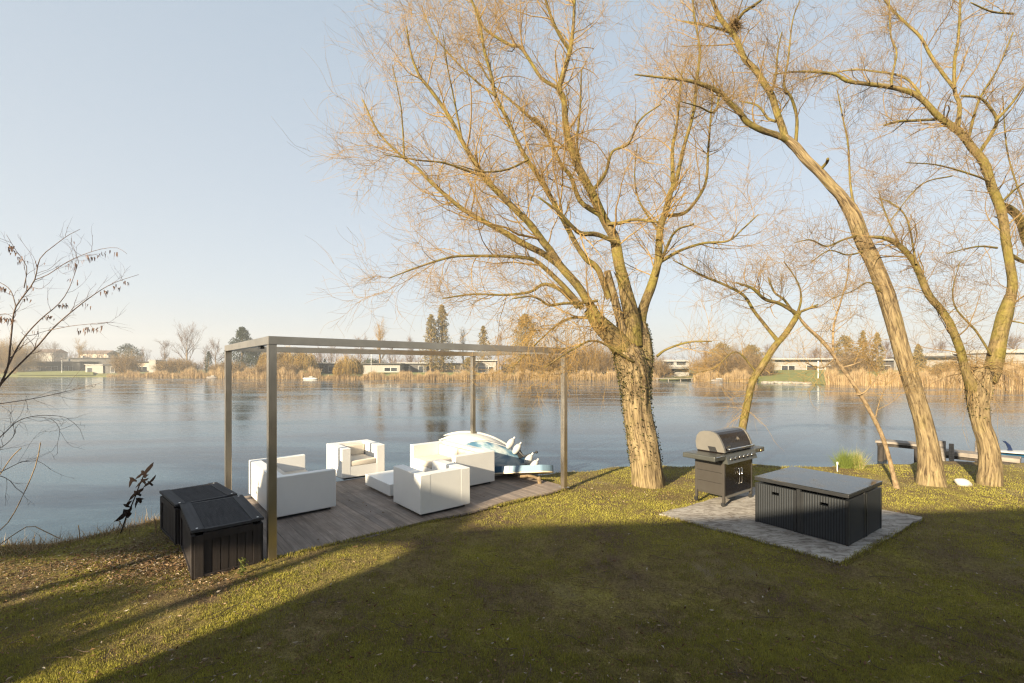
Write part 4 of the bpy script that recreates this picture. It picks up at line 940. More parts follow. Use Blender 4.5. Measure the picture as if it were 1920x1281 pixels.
# 5: the forked tree on the right
T = Tree('forked_willow', 'thick willow on the right that forks low into two mossy stems', 'tree', (1852, 912), 10.0, M['bark_willow'])
t5 = [(1854, 916, 27), (1856, 870, 23.5), (1850, 825, 21.5), (1840, 795, 20), (1835, 762, 21.5), (1835, 735, 26), (1836, 712, 26), (1846, 695, 20)]
T.trunk(t5, .06, 50); W = T.limb
W([(1850, 715, 22), (1862, 690, 19), (1872, 640, 18), (1883, 593, 17), (1896, 551, 15), (1898, 523, 13.5), (1893, 494, 13), (1886, 452, 13), (1883, 424, 13.5), (1875, 388, 14), (1861, 354, 13.5), (1856, 337, 13), (1844, 303, 12.5), (1821, 275, 12), (1804, 253, 11), (1779, 233, 10), (1757, 216, 9.2), (1734, 191, 8.2), (1709, 174, 7.5), (1672, 164, 6.6), (1630, 158, 5.8), (1588, 152, 5), (1567, 140, 4.2), (1530, 135, 3.4), (1487, 135, 2.4), (1450, 140, 1.5)], .1, -.3, M['bark_limb'], 26)
W([(1828, 735, 16), (1812, 700, 13), (1800, 655, 12), (1783, 612, 11.5), (1765, 582, 11), (1741, 553, 10.5), (1727, 520, 10), (1712, 489, 9.4), (1692, 466, 8.4), (1672, 452, 7), (1655, 446, 5.5), (1630, 444, 4)], 0, -.5, M['bark_limb'], 22)
W([(1757, 224, 4.4), (1717, 226, 4.2), (1684, 228, 4), (1658, 235, 3)], 0, -.6)
W([(1796, 239, 7), (1799, 197, 6.4), (1790, 169, 5.4), (1790, 112, 4.8), (1797, 70, 4.2), (1801, -10, 3.2)], 0, .3)
W([(1790, 166, 5.6), (1768, 138, 5.2), (1745, 104, 4.8), (1726, 70, 4.5), (1700, 45, 4), (1672, 17, 3.4), (1652, -10, 2.8)], 0, .9)
W([(1672, 162, 4), (1672, 146, 3.6), (1681, 98, 2.8), (1670, 65, 2.4), (1667, -10, 1.6)], -.3, .4)
W([(1838, 284, 7), (1858, 253, 6), (1869, 225, 5.2), (1852, 197, 4.2), (1835, 183, 4), (1803, 180, 4)], 0, -.5)
W([(1866, 228, 5), (1897, 194, 4), (1925, 155, 3), (1960, 120, 2)], -.3, -.9)
W([(1877, 385, 12), (1893, 392, 12), (1912, 412, 13), (1925, 452, 13), (1950, 520, 12)], .1, .9, M['bark_limb'], 18, False)
W([(1898, 480, 7), (1925, 492, 6), (1960, 480, 4)], .2, .9)
W([(1869, 465, 4), (1841, 462, 3.2), (1813, 466, 2.6), (1776, 476, 1.5)], .1, -.8)
W([(1858, 665, 4), (1830, 621, 3.4), (1793, 579, 2.6), (1787, 542, 1.8), (1800, 490, 1.1)], 0, -.6)
W([(1740, 200, 4.4), (1700, 148, 3.4), (1640, 134, 2.8), (1590, 132, 2.2), (1500, 150, 1.3)], 0, 1.2)
W([(1815, 262, 5), (1835, 190, 3.6), (1870, 130, 2.8), (1900, 60, 2)], .2, -.7)
W([(1862, 345, 4), (1830, 330, 3.2), (1760, 310, 2.4), (1700, 305, 1.5)], 0, -1.0)
W([(1872, 385, 4), (1910, 350, 3.4), (1950, 330, 2)], 0, -.8)
W([(1785, 330, 2.5), (1730, 345, 2), (1680, 400, 1.6), (1655, 440, 1.1)], 0, -.6)
W([(1718, 495, 3.4), (1700, 410, 2.6), (1670, 380, 2), (1640, 370, 1.2)], -.4, -.2)
W([(1690, 465, 3), (1660, 400, 2.4), (1648, 360, 1.6)], -.4, .4)
W([(1900, 26, 3.6), (1860, 22, 3), (1820, 5, 2)], -.6, -1)
W([(1925, 400, 3), (1890, 290, 2.4), (1880, 180, 1.6)], .6, .2)
W([(1880, 600, 3), (1930, 610, 2.2), (1970, 640, 1.2)], .2, -.6)
grow(T, 7, 6, 7, 1.0, .62, .44, up=(.07, .07, .05), tlo=.1, r3=.0023)
P, R = spawn(np.array([[tuple(at(1815, 690, T.Y)), tuple(at(1835, 700, T.Y)), tuple(at(1858, 680, T.Y - .1))]]), np.full((1, 3), .03), 60, 0, 1, 1.0, ang=1.4, nseg=8, up=-.13, wig=.16, rf=.2, rmin=.0035); T.crown.add(P, R, 4)
P, R = spawn(P, R, 6, .2, 1, .4, ang=.6, nseg=5, up=-.08, wig=.14, rmin=.0024); T.crown.add(P, R, 3)
T.done(M['twig_brown']); ivy(T, t5, 350, .6, 1, 1.05)

# 6: the bare shrub with dry pods at the left edge
T = Tree('podded_shrub', 'bare grey shrub with dangling dry seed pods at the left edge', 'shrub', (-60, 1000), 4.9, M['bark_shrub'])
T.trunk([(-70, 1010, 8), (-50, 880, 7), (-20, 770, 5.5), (0, 720, 4.4)], .1, 14); bs = M['bark_shrub']
def W(tr, a_=0, b_=0, m=None): T.limb([(x, y, r * .62) for x, y, r in tr], a_, b_, m)
W([(-4, 730, 6), (14, 690, 5), (20, 640, 4.4), (24, 600, 4), (30, 575, 3.6), (48, 550, 3.2), (65, 525, 2.8), (75, 485, 2.2), (100, 462, 1.8), (130, 440, 1.4), (150, 430, 1)], 0, -.2, bs)
W([(65, 525, 2.4), (90, 515, 2), (120, 495, 1.7), (150, 480, 1.5), (190, 467, 1.2), (220, 465, 1.0), (238, 476, .8)], -.1, -.4, bs)
W([(0, 722, 5), (30, 690, 4.4), (65, 655, 4), (100, 615, 3.4), (140, 580, 2.8), (180, 550, 2), (215, 530, 1.4), (260, 515, .9)], 0, .2, bs)
W([(8, 700, 4.4), (40, 640, 3.6), (75, 600, 3), (110, 570, 2.2), (130, 540, 1.6), (148, 490, 1)], .1, .4, bs)
W([(30, 575, 2.6), (20, 545, 2.2), (0, 530, 2), (-30, 520, 1.4)], 0, .2, bs)
W([(45, 540, 2.4), (50, 500, 1.8), (30, 470, 1.5), (12, 440, 1)], 0, -.2, bs)
W([(0, 620, 2), (-20, 600, 2), (10, 588, 1.6), (24, 596, 1)], 0, -.2, bs)
W([(90, 620, 2), (130, 612, 1.6), (165, 608, 1.3), (202, 604, .8)], 0, -.3, bs)
W([(-20, 760, 2.6), (60, 748, 2), (120, 735, 1.5), (190, 718, .8)], 0, -.2, bs)
W([(-40, 850, 3.4), (0, 820, 2.8), (30, 792, 2.2), (60, 781, 1.8), (92, 779, 1.5), (125, 784, 1.1), (150, 805, .9), (158, 826, .6)], 0, -.2, bs)
W([(60, 782, 1.5), (95, 785, 1.2), (112, 805, 1), (108, 830, .8), (108, 850, .5)], 0, .2, bs)
W([(-50, 900, 3), (0, 886, 2.4), (40, 866, 1.8), (70, 864, 1.3), (95, 880, .8)], 0, .3, bs)
W([(-50, 880, 3), (10, 896, 2), (30, 915, 1.6), (46, 926, 1)], 0, -.3, bs)
W([(-40, 850, 2.4), (0, 840, 2), (24, 820, 1.4), (30, 800, 1)], 0, -.5, bs)
a, bq = [], []
for P, R in T.limbs:
    Ln = float(np.linalg.norm(np.diff(P[0], axis=0), axis=1).sum())
    p, r = spawn(P, R, max(3, int(Ln * 7)), .15, 1, .26, ang=.7, nseg=6, up=.05, wig=.16, rf=.5, rmin=.0018, taper=.4); T.crown.add(p, r, 4); a.append(p); bq.append(r)
P1, R1 = np.concatenate(a), np.concatenate(bq); P2, R2 = spawn(P1, R1, 2, .3, 1, .14, ang=.6, nseg=4, wig=.15, rmin=.0013); T.crown.add(P2, R2, 3)
T.done(M['twig_shrub'])
pods = []
for (P, R) in T.limbs[:8]:
    for _ in range(6):
        t = random.uniform(.45, 1); c = P[0, int(t * 15)]
        for _ in range(random.randint(3, 8)): pods.append(c + np.array([random.gauss(0, .028), random.gauss(0, .02), -random.uniform(.015, .06)]))
pods = np.array(pods) - np.array(T.base); n = len(pods)
pd_ = blades('pods', pods + np.array([0, 0, -.01]), -RNG.uniform(.03, .055, n), np.full(n, .011), M['pod'], T.root, .25); pd_['kind'] = 'stuff'

# ------------------------------------------------------------------ far bank: houses
def W2(px, py, Y): return at(px, py, Y)
def house(label, x0, x1, ytop, ybot, off, wall, roofm, wins=(), depth=8.0, over=.5, rt=.28, chim=(), name='bungalow', group='bungalows on the far bank', roofz=None, gable=False):
    c = far((x0 + x1) / 2, off); Y = c.y; zt = CH - (ytop - HY) / F * Y; z0 = c.z - .1
    X0, X1 = (x0 - CX) / F * Y, (x1 - CX) / F * Y; Wd = X1 - X0; Hh = zt - z0
    g = thing(name, label, 'house', ((X0 + X1) / 2, Y, z0), 0, group)
    b = NB(); bx(b, (0, depth / 2, (Hh - rt) / 2 - .3), (Wd, depth, Hh - rt + .6)); obj('wall', b, wall, g)
    b = NB()
    if gable: prism(b, [(-.6, Hh - rt - .05), (depth / 2, Hh + 1.6), (depth + .6, Hh - rt - .05)], -Wd / 2 - .4, Wd / 2 + .4, 'X')
    else: bx(b, (0, depth / 2 - over / 2, Hh - rt / 2), (Wd + 2 * over, depth + over * 2.4, rt))
    rf = obj('roof', b, roofm, g)
    for (t, w, h) in chim:
        b = NB(); bx(b, ((t - .5) * Wd, depth * .5, Hh + h / 2), (w, w * .8, h)); obj('chimney', b, M['wall_white'], rf)
    for (t, w, z, h) in wins:                    # t across, w width share, z sill m, h height m
        wx = (t - .5) * Wd; ww = w * Wd
        b = NB(); bx(b, (wx, -.02, z + h / 2), (ww, .08, h)); f = obj('window', b, M['frame_white'], g)
        n = max(1, int(ww / 1.6)); 
        b = NB()
        for i in range(n): bx(b, (wx - ww / 2 + ww * (i + .5) / n, -.045, z + h / 2), (ww / n - .14, .06, h - .14))
        obj('pane', b, M['pane'], f)
    return g
WH, DK, BR = M['wall_white'], M['wall_dark'], M['wall_brick']; RD, RP, RT_ = M['roof_dark'], M['roof_pale'], M['roof_tile']
gl = ((.25, .3, .6, 1.7), (.7, .3, .4, 2.0))
house('long low dark bungalow on the far left beyond the gold bush', 44, 150, 678, 696, 26, DK, RD, ((.2, .2, .5, 1.7), (.5, .2, .5, 1.7), (.8, .15, .4, 1.9)), chim=((.62, .8, 1.2),))
house('dark bungalow with raised roof behind the white garage on the left', 118, 216, 671, 694, 38, DK, RD, ((.3, .3, .6, 1.8),), chim=((.2, .9, .9), (.7, .9, 1.1)))
house('small white garage with pale doors by the left shore', 160, 193, 683, 698, 14, WH, RP, ((.25, .3, .3, 1.8),), 5, .2, .2)
house('small dark boathouse right of the white garage', 192, 216, 684, 698, 15, DK, RD, ((.8, .3, .1, 2.2),), 5, .3)
house('low grey bungalow with a white upper box left of the pergola', 252, 300, 678, 694, 30, BR, RD, ((.3, .4, .5, 1.6),))
house('white roof box on the low grey bungalow', 279, 292, 675, 690, 22, WH, RP, (), 5, .1, .2)
house('distant house with a low pale gable far left', 60, 100, 660, 690, 95, WH, RT_, (), gable=True)
house('distant house with a long dark gable behind the left bungalows', 150, 200, 662, 690, 110, BR, RT_, (), gable=True)
house('dark glazed bungalow seen under the left part of the pergola beam', 585, 636, 680, 699, 20, DK, RP, ((.3, .35, .4, 1.8), (.75, .3, .4, 1.8)))
house('white walled bungalow behind the weeping yellow willow', 680, 750, 681, 698, 18, WH, RD, ((.75, .35, .7, 1.2),))
house('dark bungalow with carport in the middle under the pergola beam', 748, 800, 680, 697, 24, DK, RP, ((.25, .3, .3, 1.9), (.8, .2, .2, 2.0)))
house('grey bungalow left of the rear pergola post', 800, 868, 681, 699, 30, BR, RD, ((.3, .4, .4, 1.8),))
house('white villa with stacked terraces right of the rear pergola post', 892, 930, 675, 700, 18, WH, RP, ((.3, .4, .5, 1.6), (.75, .25, .5, 1.6)))
house('low pale bungalow half hidden in the reeds behind the right pergola post', 940, 1010, 683, 700, 26, WH, RD, ((.5, .5, .5, 1.5),))
house('brown roofed bungalow behind the brush left of the big willow', 1075, 1150, 676, 698, 34, BR, RD, ((.5, .5, .5, 1.6),))
def lake_villa():
    g = house('two-storey white lake villa with balcony beside the big willow trunk', 1238, 1292, 676, 702, 9, WH, RP, ((.3, .35, 2.9, 1.4), (.72, .35, 2.9, 1.4), (.3, .4, .3, 1.8)), 7, .3)
    Y = g.location.y; b = NB(); w = 54 / F * Y
    bx(b, (0, -1.2, 2.2), (w, 2.2, .18)); 
    for i in range(14): bx(b, (-w / 2 + w * (i + .5) / 14, -2.2, 2.75), (.05, .05, 1.0))
    bx(b, (0, -2.2, 3.25), (w, .07, .07)); obj('balcony', b, M['wall_white'], g)
    c = far(1262, -1.5, WATER_Z); j = thing('landing_stage', 'pale timber landing stage in front of the white lake villa', 'jetty', c)
    b = NB(); bx(b, (0, 0, .55), (8.5, 2.4, .12)); 
    obj('planks', b, M['jetty'], j)
    for x in (-4, -1.4, 1.4, 4):
        b = NB(); cyl(b, (x, -1, -1), (x, -1, .5), .12, n=8); obj('post', b, M['jetty'], j)
lake_villa()
house('long white bungalow with flat roof behind the sloping green lawn', 1452, 1580, 672, 691, 34, WH, RP, ((.2, .2, .4, 1.8), (.55, .16, .3, 2.0), (.85, .2, .4, 1.8)), over=.9, rt=.35)
house('dark bungalow between the thin tree and the great leaning willow', 1590, 1690, 674, 692, 36, DK, RP, ((.3, .2, .4, 1.8), (.7, .2, .4, 1.8)))
house('white house with brown canopy between the two right trunks', 1736, 1802, 668, 691, 26, WH, RD, ((.6, .3, .4, 2.0),), over=.8)
house('white flat-roofed house behind the fork of the right willow', 1780, 1872, 661, 690, 34, WH, RP, ((.3, .4, .5, 2.0), (.8, .2, .5, 2.0)), rt=.7)
house('white villa with dark openings at the right edge', 1868, 1990, 655, 690, 30, WH, RP, ((.2, .25, .3, 2.3), (.62, .3, .3, 2.3)), rt=.7)

# ------------------------------------------------------------------ far bank: trees, bushes, reeds
def bare_tree(label, px, ytop, w, off, mat_=None, group='bare trees on the far bank', name='bare_tree', dens=1.0, rise=.12):
    c = far(px, off); H = CH - (ytop - HY) / F * c.y - c.z; Wm = w / F * c.y
    g = thing(name, label, 'tree', c, 0, group)
    p = [V((0, 0, -.4)), V((.1, 0, H * .2)), V((0, .1, H * .45)), V((.15, 0, H * .8))]
    bark_tube('trunk', p, [H * .022, H * .017, H * .012, H * .004], M['bark_smooth'], g, (0, 0, 0), 7, H * .06, .05, .2)
    P, R = strand(p, [H * .022, H * .017, H * .011, H * .004], 12); s = Soup()
    P1, R1 = spawn(P, R, int(16 * dens), .25, 1, Wm * .62, .25, .62, 7, rise, .10, .5, .03, .3, .45); s.add(P1, R1, 4)
    P2, R2 = spawn(P1, R1, int(9 * dens), .2, 1, Wm * .26, .3, .6, 5, rise, .14, .5, .020, .5, .3); s.add(P2, R2, 3)
    P3, R3 = spawn(P2, R2, int(6 * dens), .1, 1, Wm * .12, .3, .6, 3, rise, .16, .6, .014, .6, .2); s.add(P3, R3, 3)
    s.build('crown', mat_ or M['twig_far'], g); return g
def leafy(label, px, ytop, w, off, mat_, shape='cone', n=2600, size=.42, group=None, name='conifer', cat='tree', dx=0):
    c = far(px, off); H = CH - (ytop - HY) / F * c.y - c.z; Wm = w / F * c.y
    g = thing(name, label, cat, c, 0, group)
    bark_tube('trunk', [V((0, 0, -.3)), V((.05, 0, H * .5)), V((0, 0, H * .95))], [H * .03, H * .02, H * .005], M['bark_smooth'], g, (0, 0, 0), 7, H * .1, .05)
    n = int(n * 1.5); ncl = {'cone': 120, 'dome': 60, 'column': 70, 'pine': 26}[shape]; cl = []
    for i in range(ncl):
        t = (i + .5) / ncl; a = i * 2.4 + random.random()
        if shape == 'cone': z = H * (.06 + .92 * t); r = Wm / 2 * (1 - t) ** .6 * math.sqrt(random.random()) * 1.05; rc = Wm * .17 * (1.1 - t * .75)
        elif shape == 'column': z = H * (.05 + .92 * t); r = Wm / 2 * (1 - t ** 3) * (.6 + .5 * random.random()); rc = Wm * .17 * (1.1 - .5 * t)
        elif shape == 'pine': z = H * (.5 + .48 * t); r = Wm / 2 * math.sin(math.pi * min(.95, .2 + .8 * t)) * (.5 + .6 * random.random()); rc = Wm * .19
        else: z = H * (.12 + .78 * math.sqrt(t)); r = Wm / 2 * math.sqrt(max(.05, 1 - t)) * (.5 + .6 * random.random()); rc = Wm * .18
        cl.append((math.cos(a) * r, math.sin(a) * r, z, rc))
    cl = np.array(cl); k = RNG.integers(0, ncl, n); d = unit(RNG.normal(size=(n, 3))) * (RNG.random((n, 1)) ** .45)
    P = cl[k, :3] + d * cl[k, 3:4] * np.array([1.25, 1.25, .75]); chips('crown', P, RNG.uniform(size * .5, size, n), mat_, g, .9, .5)
    s = Soup(); P_, R_ = strand([V((0, 0, H * .1)), V((0, 0, H * .9))], [H * .02, H * .005], 8)
    a_, b_ = spawn(P_, R_, 16, .1, 1, Wm * .4, .3, 1.1, 4, .05, .1, .4, .02, .3, .6); s.add(a_, b_, 3); s.build('branches', M['bark_smooth'], g); return g
def brush(label, px, ytop, w, off, mat_=None, group='brown brush on the far bank', dens=1, name='bare_bush'):
    c = far(px, off); H = max(1, CH - (ytop - HY) / F * c.y - c.z); Wm = w / F * c.y; g = thing(name, label, 'bush', c, 0, group)
    n = int(70 * dens * max(1, Wm / 5)); b = np.stack([RNG.uniform(-Wm * .4, Wm * .4, n), RNG.normal(0, 1.2, n), np.full(n, -.2)], -1)
    d = unit(np.stack([b[:, 0] / Wm * .9 + RNG.normal(0, .22, n), RNG.normal(0, .25, n), np.ones(n)], -1)); P = [b]
    L = H * RNG.uniform(.5, 1.05, n) * (1 - .35 * np.abs(b[:, 0] / (Wm * .4)) ** 2)
    for j in range(6): d = unit(d + RNG.normal(0, .13, d.shape)); P.append(P[-1] + d * (L / 6)[:, None])
    P = np.stack(P, 1); R = np.full((n, 1), .04) * np.linspace(1, .4, 7)[None]; s = Soup(); s.add(P, R, 3)
    P2, R2 = spawn(P, R, 10, .2, 1, H * .26, .3, .6, 4, .03, .18, .6, .018, .5); s.add(P2, R2, 3)
    P3, R3 = spawn(P2, R2, 4, .2, 1, H * .14, .3, .6, 3, .02, .18, .6, .015, .6); s.add(P3, R3, 3)
    s.build('stems', mat_ or M['twig_brown'], g); return g
def weeping(label, px, ytop, w, off, n=900, group='golden weeping willows on the far bank'):
    c = far(px, off); H = CH - (ytop - HY) / F * c.y - c.z; Wm = w / F * c.y; g = thing('weeping_willow', label, 'tree', c, 0, group)
    bark_tube('trunk', [V((0, 0, -.3)), V((.2, 0, H * .35)), V((-.1, 0, H * .8))], [H * .04, H * .03, H * .01], M['bark_limb'], g, (0, 0, 0), 8, H * .08, .08)
    a = RNG.uniform(0, 6.283, n); r = Wm / 2 * np.sqrt(RNG.random(n)) * .92; z = H * (1 - .42 * (r / (Wm / 2)) ** 2) * RNG.uniform(.6, 1, n) * (1 + .10 * np.sin(a * 3 + px) + .07 * np.sin(a * 7 + px * 2))
    b = np.stack([np.cos(a) * r, np.sin(a) * r, z], -1); d = unit(np.stack([np.cos(a) * .6, np.sin(a) * .6, RNG.normal(.4, .3, n)], -1)); P = [b]; L = np.minimum(z * .85, H * RNG.uniform(.35, .8, n))
    for j in range(7): d = unit(d + np.array([0, 0, -.75]) + RNG.normal(0, .07, d.shape)); P.append(P[-1] + d * (L / 7)[:, None])
    P = np.stack(P, 1); P[..., 2] = np.maximum(P[..., 2], .3); s = Soup(); s.add(P, np.full((n, 8), .022), 3)
    Pt, Rt = strand([V((0, 0, H * .3)), V((-.1, 0, H * .85))], [H * .02, H * .008], 8); q, rr = spawn(Pt, Rt, 14, .1, 1, Wm * .5, .2, .8, 6, .1, .1, .6, .05, .3); s.add(q, rr, 4)
    s.build('crown', M['gold_willow'], g); return g

brush('big tan willow thicket at the left edge of the far bank', 8, 640, 80, 14, M['twig_gold'], dens=1.6)
for a in ((28, 655, 50, 60, 'bare grey tree behind the tan thicket at the far left'), (70, 650, 46, 70, 'bare hazy tree behind the long dark bungalow'), (98, 648, 44, 75, 'second bare hazy tree behind the long dark bungalow'),
          (148, 632, 34, 60, 'tall narrow pale birch behind the dark bungalow'), (308, 640, 34, 30, 'bare tree just left of the tallest bare tree'), (350, 616, 66, 24, 'tallest wide bare tree left of the pergola'),
          (385, 648, 30, 30, 'slim bare tree between the tall bare tree and the pergola'), (404, 640, 36, 26, 'bare tree standing right behind the left pergola post'), (270, 658, 30, 60, 'small hazy bare tree above the low grey bungalow'), (215, 664, 26, 90, 'tiny hazy bare tree behind the boathouse')):
    bare_tree(a[4], a[0], a[1], a[2], a[3], None if a[0] != 148 else M['twig_gold'])
leafy('dark wind-bent pine left of the pergola', 240, 647, 36, 34, M['ever_dark'], 'pine', 1500, .6, name='pine_tree')
brush('rounded brown bush below the dark pine on the left', 238, 661, 36, 6, dens=1.3)
leafy('small dark upright evergreen beside the left pergola post', 391, 658, 13, 22, M['ever_dark'], 'column', 900, .4, name='evergreen_shrub', cat='shrub')
leafy('tall dark green conifer rising behind the left pergola corner', 454, 613, 62, 22, M['ever_dark'], 'cone', 5200, .55)
leafy('dark evergreen spreading beside the tall green conifer', 480, 650, 34, 26, M['ever_dark'], 'dome', 1800, .5, name='evergreen_tree')
weeping('golden willow column right of the dark conifer', 508, 654, 34, 10, 1100)
weeping('wide golden willow just right of the near pergola post', 546, 652, 46, 14, 1300)
weeping('narrow golden willow left of the dark glazed bungalow', 573, 656, 28, 12, 800)
weeping('yellow weeping willow dipping to the water under the beam', 653, 668, 46, 2.2, 1300)
for a in ((600, 652, 26, 34, 'thin bare tree behind the dark glazed bungalow'), (622, 640, 30, 50, 'bare tree whose top clears the left beam'), (676, 632, 40, 44, 'bare tree left of the tall pale birch'), (712, 600, 54, 26, 'tall pale birch rising above the beam in the middle'),
          (770, 634, 40, 40, 'bare tree left of the sunlit conifers'), (735, 640, 30, 46, 'bare tree right behind the tall pale birch'), (868, 612, 32, 36, 'reddish bare tree between the sunlit conifers'), (935, 625, 30, 34, 'bare tree left of the broad gold conifer'), (1045, 630, 40, 34, 'bare tree behind the right pergola post'),
          (1325, 640, 34, 40, 'bare tree right of the white lake villa'), (1440, 650, 34, 50, 'bare tree behind the left end of the long white bungalow'), (1530, 655, 30, 60, 'small bare tree behind the long white bungalow'), (1660, 640, 34, 46, 'bare tree behind the great leaning trunk'), (1760, 640, 34, 60, 'bare tree behind the white house with brown canopy'), (1900, 630, 50, 50, 'bare tree behind the villa at the right edge'), (1190, 640, 40, 40, 'bare tree hidden behind the big willow trunk')):
    bare_tree(a[4], a[0], a[1], a[2], a[3], M['twig_gold'] if a[0] in (712, 868) else None)
leafy('sunlit golden conifer, left of the pair behind the beam', 808, 588, 42, 24, M['ever_gold'], 'cone', 3200, .55)
leafy('taller green-gold conifer of the pair behind the beam', 829, 570, 46, 27, M['ever_gold'], 'cone', 4000, .55)
leafy('slim golden conifer left of the broad one', 906, 610, 36, 24, M['ever_gold'], 'cone', 2400, .5)
leafy('broad golden conifer behind the right half of the beam', 985, 588, 74, 22, M['ever_gold'], 'cone', 5600, .55)
leafy('dark green shrub under the beam right of the yellow willow', 700, 676, 60, 30, M['ever_dark'], 'dome', 1400, .5, name='evergreen_shrub', cat='shrub')
leafy('green shrub mound at the water left of the yellow willow', 586, 696, 34, 3, M['bush_green'], 'dome', 1200, .35, name='green_shrub', cat='shrub')
leafy('dark ivy-wrapped trunk left of the yellow willow', 609, 672, 9, 20, M['ever_dark'], 'column', 500, .35, name='ivy_tree')
leafy('round evergreen between the middle bungalows', 880, 668, 26, 14, M['ever_gold'], 'dome', 1200, .45, name='evergreen_shrub', cat='shrub')
for a in ((1010, 655, 70, 8, 'brown brush left of the right pergola post'), (1090, 645, 80, 9, 'tall brown brush between pergola and big willow'), (1145, 650, 60, 8, 'brown brush touching the big willow trunk on the left'), (1190, 668, 50, 7, 'brown brush hidden behind the big willow trunk'),
          (1232, 672, 22, 5, 'small green-brown bush at the white lake villa'), (1335, 664, 46, 6, 'brown brush right of the lake villa'), (1375, 650, 70, 10, 'wide russet brush left of the small leaning willow'), (1420, 668, 46, 12, 'brown brush behind the small leaning willow'),
          (1600, 655, 50, 18, 'pale brush behind the thin leaning tree'), (520, 678, 80, 5, 'low russet brush between reeds and golden willows'), (430, 678, 60, 12, 'low brown brush under the tall conifer'), (1800, 672, 90, 8, 'brown brush below the fork of the right willow'), (1890, 670, 90, 6, 'tawny brush at the right edge of the far bank'), (330, 672, 70, 14, 'low brown brush below the tallest bare tree')):
    brush(a[4], *a[:4], M['twig_brown'] if a[0] < 1700 else M['twig_gold'], dens=1.3)
for a in ((1352, 644, 38, 24, 'round-topped pine left of the russet brush'), (1408, 648, 34, 26, 'round-topped pine right of the russet brush')): leafy(a[4], *a[:4], M['ever_gold'], 'pine', 1500, .5, name='pine_tree', group='pines on the far bank')
leafy('left leader of the ivy-covered twin conifer behind the thin tree', 1618, 618, 20, 20, M['ever_gold'], 'column', 1600, .4, name='columnar_conifer')
leafy('right leader of the ivy-covered twin conifer behind the thin tree', 1645, 622, 20, 21, M['ever_gold'], 'column', 1600, .4, name='columnar_conifer')
leafy('small pine left of the ivy-covered twin conifer', 1585, 630, 34, 18, M['ever_gold'], 'pine', 1100, .4, name='pine_tree')
leafy('slim conifer between the two right trunks', 1722, 645, 26, 24, M['ever_gold'], 'cone', 1500, .4)
leafy('dark trimmed yew left of the long white bungalow', 1442, 668, 16, 16, M['ever_dark'], 'column', 900, .4, name='evergreen_shrub', cat='shrub')
leafy('low dark hedge in front of the white house with brown canopy', 1770, 683, 46, 16, M['ever_dark'], 'dome', 1300, .4, name='evergreen_shrub', cat='shrub')

def skyline():                                    # the far-off wooded horizon that reads as one mass
    s = Soup(); n = 2600; px = RNG.uniform(-200, 2100, n); Y = RNG.uniform(230, 300, n); X = (px - CX) / F * Y
    H = 6 + 3.2 * np.sin(px * .013) + 2 * np.sin(px * .041 + 1) + RNG.uniform(-1.5, 2.5, n)
    b = np.stack([X, Y, np.full(n, .5)], -1); d = unit(np.stack([RNG.normal(0, .12, n), RNG.normal(0, .1, n), np.ones(n)], -1)); P = [b]
    for j in range(4): d = unit(d + RNG.normal(0, .1, d.shape)); P.append(P[-1] + d * (H / 4)[:, None])
    P = np.stack(P, 1); R = np.full((n, 1), .10) * np.linspace(1, .4, 5)[None]; s.add(P, R, 3)
    P2, R2 = spawn(P, R, 9, .3, 1, 2.6, .3, .6, 3, .05, .15, .6, .05, .5); s.add(P2, R2, 3)
    o = s.build('distant_woods', M['twig_far']); tag(o, 'distant bare woods along the whole horizon', 'woods', kind='stuff')
skyline()
def reeds():
    P, H = [], []
    for (x0, x1, h, dens, dep) in ((200, 262, 1.4, 26, 3), (238, 345, 2.2, 40, 4), (346, 500, 3.0, 50, 5), (500, 600, 3.0, 46, 5), (596, 690, 1.7, 34, 3), (690, 760, 2.1, 34, 3), (755, 900, 2.3, 40, 4), (895, 1170, 2.4, 40, 5), (1180, 1236, 1.8, 26, 3), (1300, 1420, 2.6, 40, 4), (1548, 1700, 2.7, 46, 4), (1700, 1830, 2.5, 44, 4), (1820, 2000, 3.4, 44, 5)):
        n = int((x1 - x0) * dens)
        px = RNG.uniform(x0, x1, n); off = RNG.uniform(-1.0, dep, n)
        Y = F * (CH - WATER_Z) / (np.interp(px, FPX, FPY) - HY) + off
        hh = h * 1.0 * (.8 + .22 * np.sin(px * .11) + .12 * np.sin(px * .37)) * RNG.uniform(.6, 1.12, n)
        P.append(np.stack([(px - CX) / F * Y, Y, np.full(n, WATER_Z) + np.maximum(0, off) * .06], -1)); H.append(hh)
    P = np.concatenate(P); H = np.concatenate(H); o = blades('reeds', P, H, np.full(len(P), .06), M['reed'], None, .13)
    tag(o, 'belt of dry straw-coloured reeds along the far shore', 'reeds', kind='stuff')
reeds()
def far_lawn(label, x0, x1, off0, off1, z0, z1, col):
    pts = []; n = 24
    for i in range(n + 1):
        px = x0 + (x1 - x0) * i / n
        for o_, z in ((off0, z0), ((off0 + off1) / 2, (z0 + z1) / 2 + .15), (off1, z1)):
            p = far(px, o_); pts.append((p.x, p.y, z))
    I = np.arange(len(pts)).reshape(n + 1, 3); q = np.stack([I[:-1, :-1], I[1:, :-1], I[1:, 1:], I[:-1, 1:]], -1).reshape(-1, 4)
    tag(nmesh('far_lawn', pts, q, mat=col, smooth=True), label, 'lawn', kind='structure')
M['far_green'] = vary('bright_far_grass', (.11, .12, .025), (.17, .175, .035), .5, .95, bs=.4, bd=.05, bscale=4)
far_lawn('green lawn in front of the dark bungalows on the left', 30, 175, 1.5, 22, .1, 1.4, M['far_green'])
far_lawn('green lawn under the middle of the pergola beam', 690, 900, 3, 18, .2, 1.2, M['far_green'])
far_lawn('sunlit green lawn sloping to the water before the long white bungalow', 1400, 1620, -.5, 30, -.42, 2.0, M['far_green'])
